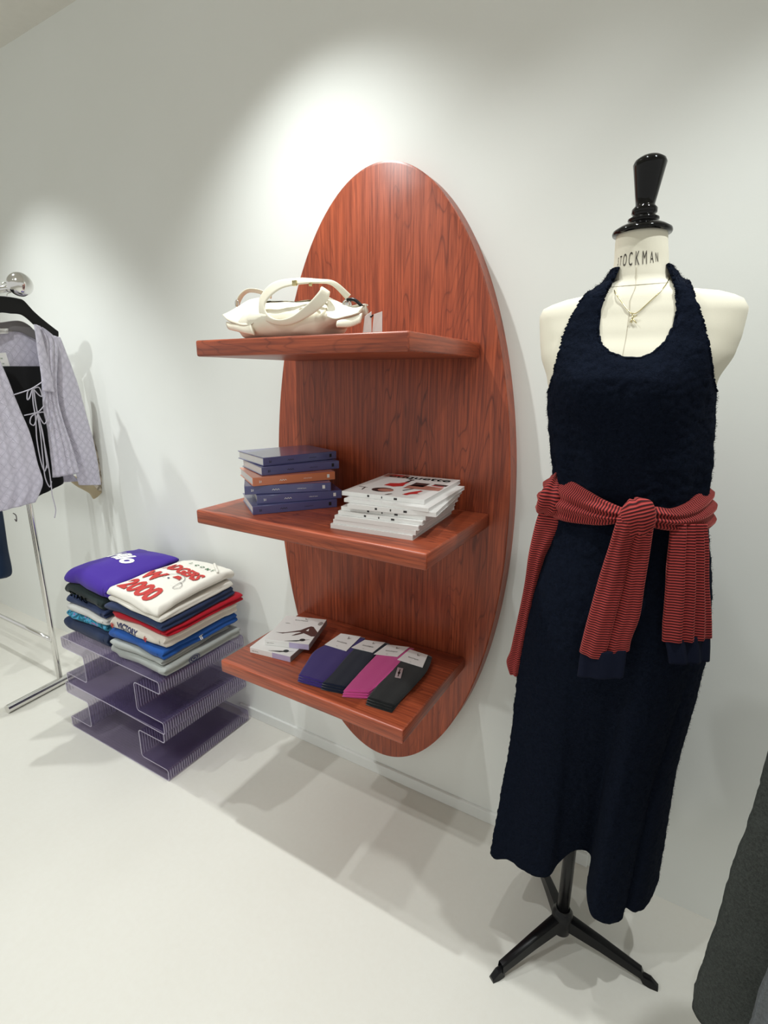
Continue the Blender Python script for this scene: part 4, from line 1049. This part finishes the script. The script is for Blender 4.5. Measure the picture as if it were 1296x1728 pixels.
# ------------------------------------------------------------------ clothes rack
rack = thing('clothes_rack', 'polished chrome clothes rack with ball finial at the left edge', 'rack', (-2.57, -.31, 0))
RY = -.31
mk('post', *tube([(-2.562, RY, .0), (-2.562, RY, .9), (-2.562, RY, 1.82)], .0098, 16, sub=2), M['chrome'], rack)
mk('post', *tube([(-2.585, RY+.004, .0), (-2.585, RY+.004, .9), (-2.585, RY+.004, 1.82)], .0098, 16, sub=2), M['chrome'], rack)
mk('post', *tube([(-3.90, RY, .0), (-3.90, RY, .9), (-3.90, RY, 1.82)], .0125, 16, sub=2), M['chrome'], rack)
f0, f1 = az(12, 1197, .02), Vector((-2.575, -.06, .02))
mk('foot', *tube([f0, (f0+f1)/2, f1], .0195, 24, sub=2), M['chrome'], rack, auto=50)
mk('foot', *tube([(-3.9, -.56, .02), (-3.9, -.3, .02), (-3.9, -.06, .02)], .0195, 24, sub=2), M['chrome'], rack, auto=50)
mk('crossbar', *tube([(-2.58, RY, .235), (-3.2, RY, .235), (-3.9, RY, .235)], .011, 16, sub=2), M['chrome'], rack)
mk('rail', *tube([(-2.37, RY, 1.838), (-3.0, RY, 1.838), (-4.0, RY, 1.838)], .0135, 20, sub=2), M['chrome'], rack)
BC = (-2.335, RY, 1.846)
v, f_ = lathe([(.0005, -.0445)]+[(.0445*math.cos(a), .0445*math.sin(a)) for a in [-PI/2+PI*i/24 for i in range(1, 24)]]+[(.0005, .0445)], BC, 40)
mk('ball_finial', v, f_, M['chrome'], rack)
mk('collar', *tube([(-2.40, RY, 1.84), (-2.36, RY, 1.842)], .018, 20, sub=1), M['chrome'], rack, auto=40)

# ------------------------------------------------------------------ garments on the rack
XF, XB = -2.37, -2.46
tw = Vector((1, -.25, 0))
def xr(a, b_, X=XF, th=.006, X2=None): return (ax(*a, X), ax(*b_, X if X2 is None else X2), th)
hg = thing('clothes_hanger', 'black plastic clothes hanger at the front of the chrome rail', 'hanger', (-2.42, RY-.01, 1.72))
HX = -2.42; hy = RY-.012
def hgpt(s, yy, z): return Vector((HX, hy+s*yy, z))
arms = []
for s in (-1, 1):
    rows = [(hgpt(s, 0, 1.806), hgpt(s, 0, 1.742), .006), (hgpt(s, .035, 1.804), hgpt(s, .035, 1.742), .006), (hgpt(s, .058, 1.798), hgpt(s, .058, 1.728), .006), (hgpt(s, .088, 1.762), hgpt(s, .085, 1.702), .007), (hgpt(s, .125, 1.728), hgpt(s, .118, 1.680), .007), (hgpt(s, .175, 1.688), hgpt(s, .172, 1.664), .006)]
    arms.append(strip(rows, 14, 6, pw=.4, toward=tw)[:2])
mk('shoulder_arms', *join(*arms), M['blackplastic'], hg, auto=50)
mk('hook', *tube([(HX, hy+.0, 1.795), (HX, hy, 1.815), (HX, hy+.022, 1.828), (HX, hy+.024, 1.846), (HX, hy+.012, 1.8565), (HX, hy-.006, 1.856), (HX, hy-.014, 1.846)], .0019, 8), M['chrome'], hg)

cdg = thing('cardigan', 'lilac-grey pointelle knit cardigan with front ties, hanging at the rack end', 'cardigan', (-2.42, RY, 1.66))
def cp_(name, rows, mat='lilac', **k):
    k.setdefault('toward', tw); v, f_, u = strip(rows, **k); return mk(name, v, f_, M[mat], cdg, uvs=u)
cp_('back_panel', [xr((-60, 556), (58, 556), XB, .003), xr((-80, 590), (92, 590), XB, .003), xr((-80, 650), (92, 650), XB, .003), xr((-80, 720), (104, 720), XB, .003), xr((-80, 790), (118, 790), XB, .003), xr((-80, 826), (134, 812), XB, .003)], n=36, sub=6, pleat=3, amp=.003, pw=.5)
cp_('neck_facing', [xr((-60, 552), (-60, 562), XB+.012, .002), xr((0, 544), (0, 560), XB+.012, .002), xr((30, 541), (32, 560), XB+.012, .002), xr((48, 548), (50, 568), XB+.012, .002), xr((60, 560), (62, 574), XB+.014, .002)], 'greyshade', n=14, sub=6, pw=.5)
cp_('front_panel', [xr((57, 547), (76, 556), XF-.03, .006), xr((61, 570), (97, 574), XF-.02, .008), xr((64, 593), (98, 605), XF, .009), xr((69, 630), (96, 636), XF, .009), xr((71, 660), (97, 664), XF, .009), xr((73, 690), (102, 692), XF, .010), xr((80, 725), (112, 725), XF+.005, .012), xr((85, 765), (124, 762), XF+.008, .013), xr((89, 806), (134, 798), XF+.008, .013)], n=44, sub=7, pleat=4, amp=.005, seed=2, wr=.003)
cp_('placket', [xr((57, 547), (66, 550), XF-.01, .004), xr((61, 575), (74, 577), XF+.008, .005), xr((64, 600), (80, 602), XF+.012, .005), xr((70, 635), (88, 636), XF+.012, .005), xr((72, 660), (92, 662), XF+.012, .005)], n=18, sub=6, wr=.002)
cp_('sleeve', [xr((86, 566), (101, 570), XF-.03, .012), xr((88, 590), (112, 597), XF-.03, .022), xr((90, 640), (130, 646), XF-.03, .028), xr((102, 700), (146, 704), XF-.03, .028), xr((118, 755), (160, 756), XF-.03, .026), xr((132, 812), (169, 812), XF-.03, .022), xr((133, 818), (169, 816), XF-.03, .021)], n=36, sub=7, pleat=1.5, amp=.003, seed=4, wr=.004)
cp_('front_panel', [xr((-60, 575), (-12, 590), XF+.0, .006), xr((-70, 610), (3, 615), XF+.01, .009), xr((-75, 650), (19, 655), XF+.02, .010), xr((-75, 690), (35, 694), XF+.022, .011), xr((-72, 735), (51, 733), XF+.028, .013), xr((-70, 790), (63, 780), XF+.034, .014), xr((-72, 845), (72, 815), XF+.036, .014), xr((-72, 880), (60, 847), XF+.036, .012)], n=56, sub=7, pleat=5, amp=.006, seed=7, wr=.003)
cp_('neck_label', [xr((-10, 554), (-10, 564), XB+.016, .0008), xr((2, 554), (2, 564), XB+.016, .0008), xr((14, 554), (14, 563), XB+.016, .0008)], 'paper', n=8, sub=2, pw=.4)
mk('label_print', *text_geo('maison', .016, frame(ax(0, 561, XB+.0175), ax(20, 561, XB+.0175)-ax(0, 561, XB+.0175), (0, 0, 1)), ext=.0001), M['photogrey'], cdg, smooth=False)
def cord(px, X=XF+.03, r_=.0022): return tube([ax(a, b_, X) for a, b_ in px], r_, 7, sub=6)
mk('tie', *join(cord([(24, 666), (40, 661), (55, 655), (72, 644)]), cord([(55, 656), (47, 660), (46, 674), (50, 671), (54, 658)]), cord([(56, 656), (66, 654), (71, 668), (66, 667), (57, 657)]), cord([(55, 657), (56, 680), (60, 705), (62, 740), (68, 775), (75, 795), (79, 785)]), cord([(57, 657), (60, 680), (64, 700), (72, 730), (76, 760), (80, 790)])), M['lilacplain'], cdg)
mk('tie', *join(cord([(41, 701), (55, 698), (66, 694), (74, 685)]), cord([(62, 697), (53, 703), (51, 714), (58, 717), (63, 700)]), cord([(64, 697), (74, 696), (79, 708), (74, 715), (65, 700)]), cord([(63, 699), (68, 730), (72, 770), (76, 805), (84, 822), (87, 812)]), cord([(65, 699), (72, 735), (80, 775), (86, 815), (88, 835), (92, 850), (94, 862), (92, 874)])), M['lilacplain'], cdg)
mk('tie', *join(cord([(22, 866), (27, 870), (28, 880), (25, 876)], XF-.02)), M['greyshade'], cdg)
pt = tag(mk('price_tag', *box((-.0004, -.030, -.030), (.0004, .020, .026), 0, 1, Matrix.Translation(ax(4, 607, XB+.03)) @ Matrix.Rotation(.12, 4, 'X')), M['paper'], loc=tuple(ax(4, 607, XB+.03)), smooth=False), 'white rectangular price tag hanging inside the lilac cardigan', 'price tag')
q_ = ax(2, 611, XB+.0308)
mk('tag_print', *join(text_geo('M', .010, frame(q_+Vector((0, 0, .01)), ax(20, 611, XB+.0308)-q_, (0, 0, 1)), ext=.0001), text_geo('120', .007, frame(q_-Vector((0, 0, .008)), ax(20, 611, XB+.0308)-q_, (0, 0, 1)), ext=.0001)), M['printgreen'], pt, smooth=False)
cami = mk('camisole', *strip([xr((-30, 618), (72, 618), XB+.035, .006), xr((-25, 650), (76, 648), XB+.035, .008), xr((0, 700), (84, 700), XB+.035, .008), xr((15, 760), (98, 760), XB+.035, .008), xr((40, 815), (107, 806), XB+.035, .007), xr((42, 848), (107, 816), XB+.035, .006)], 30, 7, 3, .003, 2, tw)[:2], M['blackcloth'], loc=tuple(ax(40, 618, XB+.035)))
tag(cami, 'black camisole visible inside the open lilac cardigan', 'camisole')
jk = thing('quilted_jacket', 'beige quilted jacket sleeve showing behind the lilac cardigan', 'jacket', tuple(ax(150, 735, -2.54)))
XQ = -2.53
v, f_, u = strip([xr((96, 600), (108, 610), XQ, .014), xr((112, 680), (132, 690), XQ, .022), xr((132, 740), (156, 740), XQ, .03), xr((142, 780), (174, 775), XQ, .034), xr((140, 808), (184, 808), XQ, .032), xr((148, 824), (178, 830), XQ, .024)], n=30, sub=7, toward=tw, wr=.006)
mk('sleeve', v, f_, M['quilt'], jk, uvs=u)
v, f_, u = strip([xr((112, 806), (122, 802), XQ+.01, .008), xr((128, 820), (142, 808), XQ+.01, .012), xr((150, 832), (158, 812), XQ+.01, .014), xr((158, 842), (172, 824), XQ+.01, .010), xr((166, 836), (178, 822), XQ+.01, .006)], n=20, sub=6, toward=tw, wr=.005)
mk('lining', v, f_, plainc('beige_lining', lin(188, 172, 140)), jk)
nv = mk('navy_skirt', *strip([xr((-90, 780), (-14, 800), -2.62, .02), xr((-100, 840), (-2, 830), -2.62, .02), xr((-100, 880), (6, 870), -2.62, .02), xr((-100, 930), (14, 925), -2.62, .02), xr((-100, 975), (21, 965), -2.62, .018), xr((-100, 985), (12, 975), -2.62, .012)], 40, 7, 3, .006, 3, tw)[:2], M['navycloth'], loc=tuple(ax(0, 870, -2.62)))
tag(nv, 'deep navy garment hem hanging behind the cardigan at the left edge', 'skirt')

# ------------------------------------------------------------------ coats at the right edge
def hanging(X0, Y0, pts, z0, z1, mat, name, label, seed):
    """flared coat skirt: ring outline at hem (pts) narrowing upward"""
    n, m_ = 120, 90; V, F = [], []
    hpts = cr([list(p) for p in pts], 12, True)
    cx = sum(p[0] for p in pts)/len(pts); cy = sum(p[1] for p in pts)/len(pts)
    for k in range(m_+1):
        w_ = k/m_; z = z0+(z1-z0)*w_
        s_ = 1-.42*w_**1.0
        for i in range(n):
            q = hpts[int(i*len(hpts)/n)]
            x, y = X0+(cx+(q[0]-cx)*s_), Y0+(cy+(q[1]-cy)*s_)
            p = Vector((x, y, z)); d_ = Vector((x-X0-cx, y-Y0-cy, 0)).normalized()
            rr = 1.0
            if k < 3: p = Vector((X0+cx+(x-X0-cx)*(1-.006*(3-k)), Y0+cy+(y-Y0-cy)*(1-.006*(3-k)), z))
            V.append(p+d_*(.002*noise.noise(p*90)+.004*noise.noise(p*12)))
    for k in range(m_):
        for i in range(n): F.append([k*n+i, k*n+(i+1) % n, (k+1)*n+(i+1) % n, (k+1)*n+i])
    o = mk(name, V, F, mat, loc=(X0+cx, Y0+cy, z0)); md = o.modifiers.new('thickness', 'SOLIDIFY'); md.thickness = .006
    tag(o, label, 'coat', None); return o
cA = hanging(0, 0, [(.158, -.455), (.20, -.50), (.26, -.53), (.36, -.56), (.46, -.52), (.50, -.45), (.44, -.38), (.34, -.40), (.26, -.37), (.19, -.40)], .235, 1.50, M['charcoalwool'], 'wool_coat', 'charcoal wool coat hem hanging at the right edge, furthest left', 1)
cB = hanging(0, 0, [(.200, -.62), (.225, -.68), (.30, -.72), (.42, -.72), (.50, -.66), (.48, -.60), (.38, -.585), (.27, -.575)], .26, 1.50, M['greywool'], 'wool_coat', 'lighter grey wool coat hem in the bottom right corner', 2)
rl = thing('wall_rail', 'black clothes rail holding the wool coats, right of the picture', 'rail', (.37, 0, 1.62))
mk('bar', *tube([(.37, -.001, 1.62), (.37, -.6, 1.62), (.37, -1.1, 1.62)], .012, 12, sub=2), M['blackmetal'], rl)
for yy, lb in ((-.46, 'black hanger holding the charcoal wool coat, nearer the wall'), (-.66, 'black hanger holding the lighter grey wool coat, farther from the wall')):
    h = thing('coat_hanger', lb, 'hanger', (.36, yy, 1.5), 'coat hangers on the wall rail')
    mk('arm', *tube([(.22, yy, 1.47), (.30, yy, 1.52), (.36, yy, 1.545), (.42, yy, 1.52), (.50, yy, 1.47)], .010, 10), M['blackplastic'], h)
    mk('hook', *tube([(.36, yy, 1.54), (.36, yy, 1.60), (.372, yy, 1.638), (.386, yy, 1.62)], .0025, 8), M['chrome'], h)

# ------------------------------------------------------------------ prints and fittings belong to the part they sit on
OWN = {'cover': ('spine_number', 'spine_motif', 'spine_title', 'spine_square', 'spine_mark', 'masthead', 'cover_photo', 'dress_picture', 'shoe_picture', 'figure_picture'),
       'carton': ('lavender_panel', 'side_panel', 'size_dot', 'swoosh', 'edge_print', 'legs_picture', 'legs_gap', 'oval_badge', 'logo_mark', 'brand_print'),
       'paper_band': ('band_print', 'band_mark'), 'sticker': ('sticker_print',), 'neck_label': ('label_print',), 'torso': ('stamped_lettering', 'centre_seam', 'neck_seam'),
       'folded_body': ('red_print', 'helmet_print', 'helmet_letter_print', 'helmet_dot_print', 'letters_print', 'drawcord', 'script_print', 'fold_print', 'star_print', 'side_print', 'emblem'),
       'shoulder_strap': ('stud', 'buckle', 'chain_link'), 'short_strap': ('ring',)}
for root in [o for o in C.objects if o.parent is None and o.type == 'EMPTY']:
    kids = list(root.children); base = {}
    for k in kids: base.setdefault(k.name.split('.')[0], k)
    for owner, subs in OWN.items():
        if owner not in base: continue
        for k in kids:
            if k.name.split('.')[0] in subs: k.parent = base[owner]
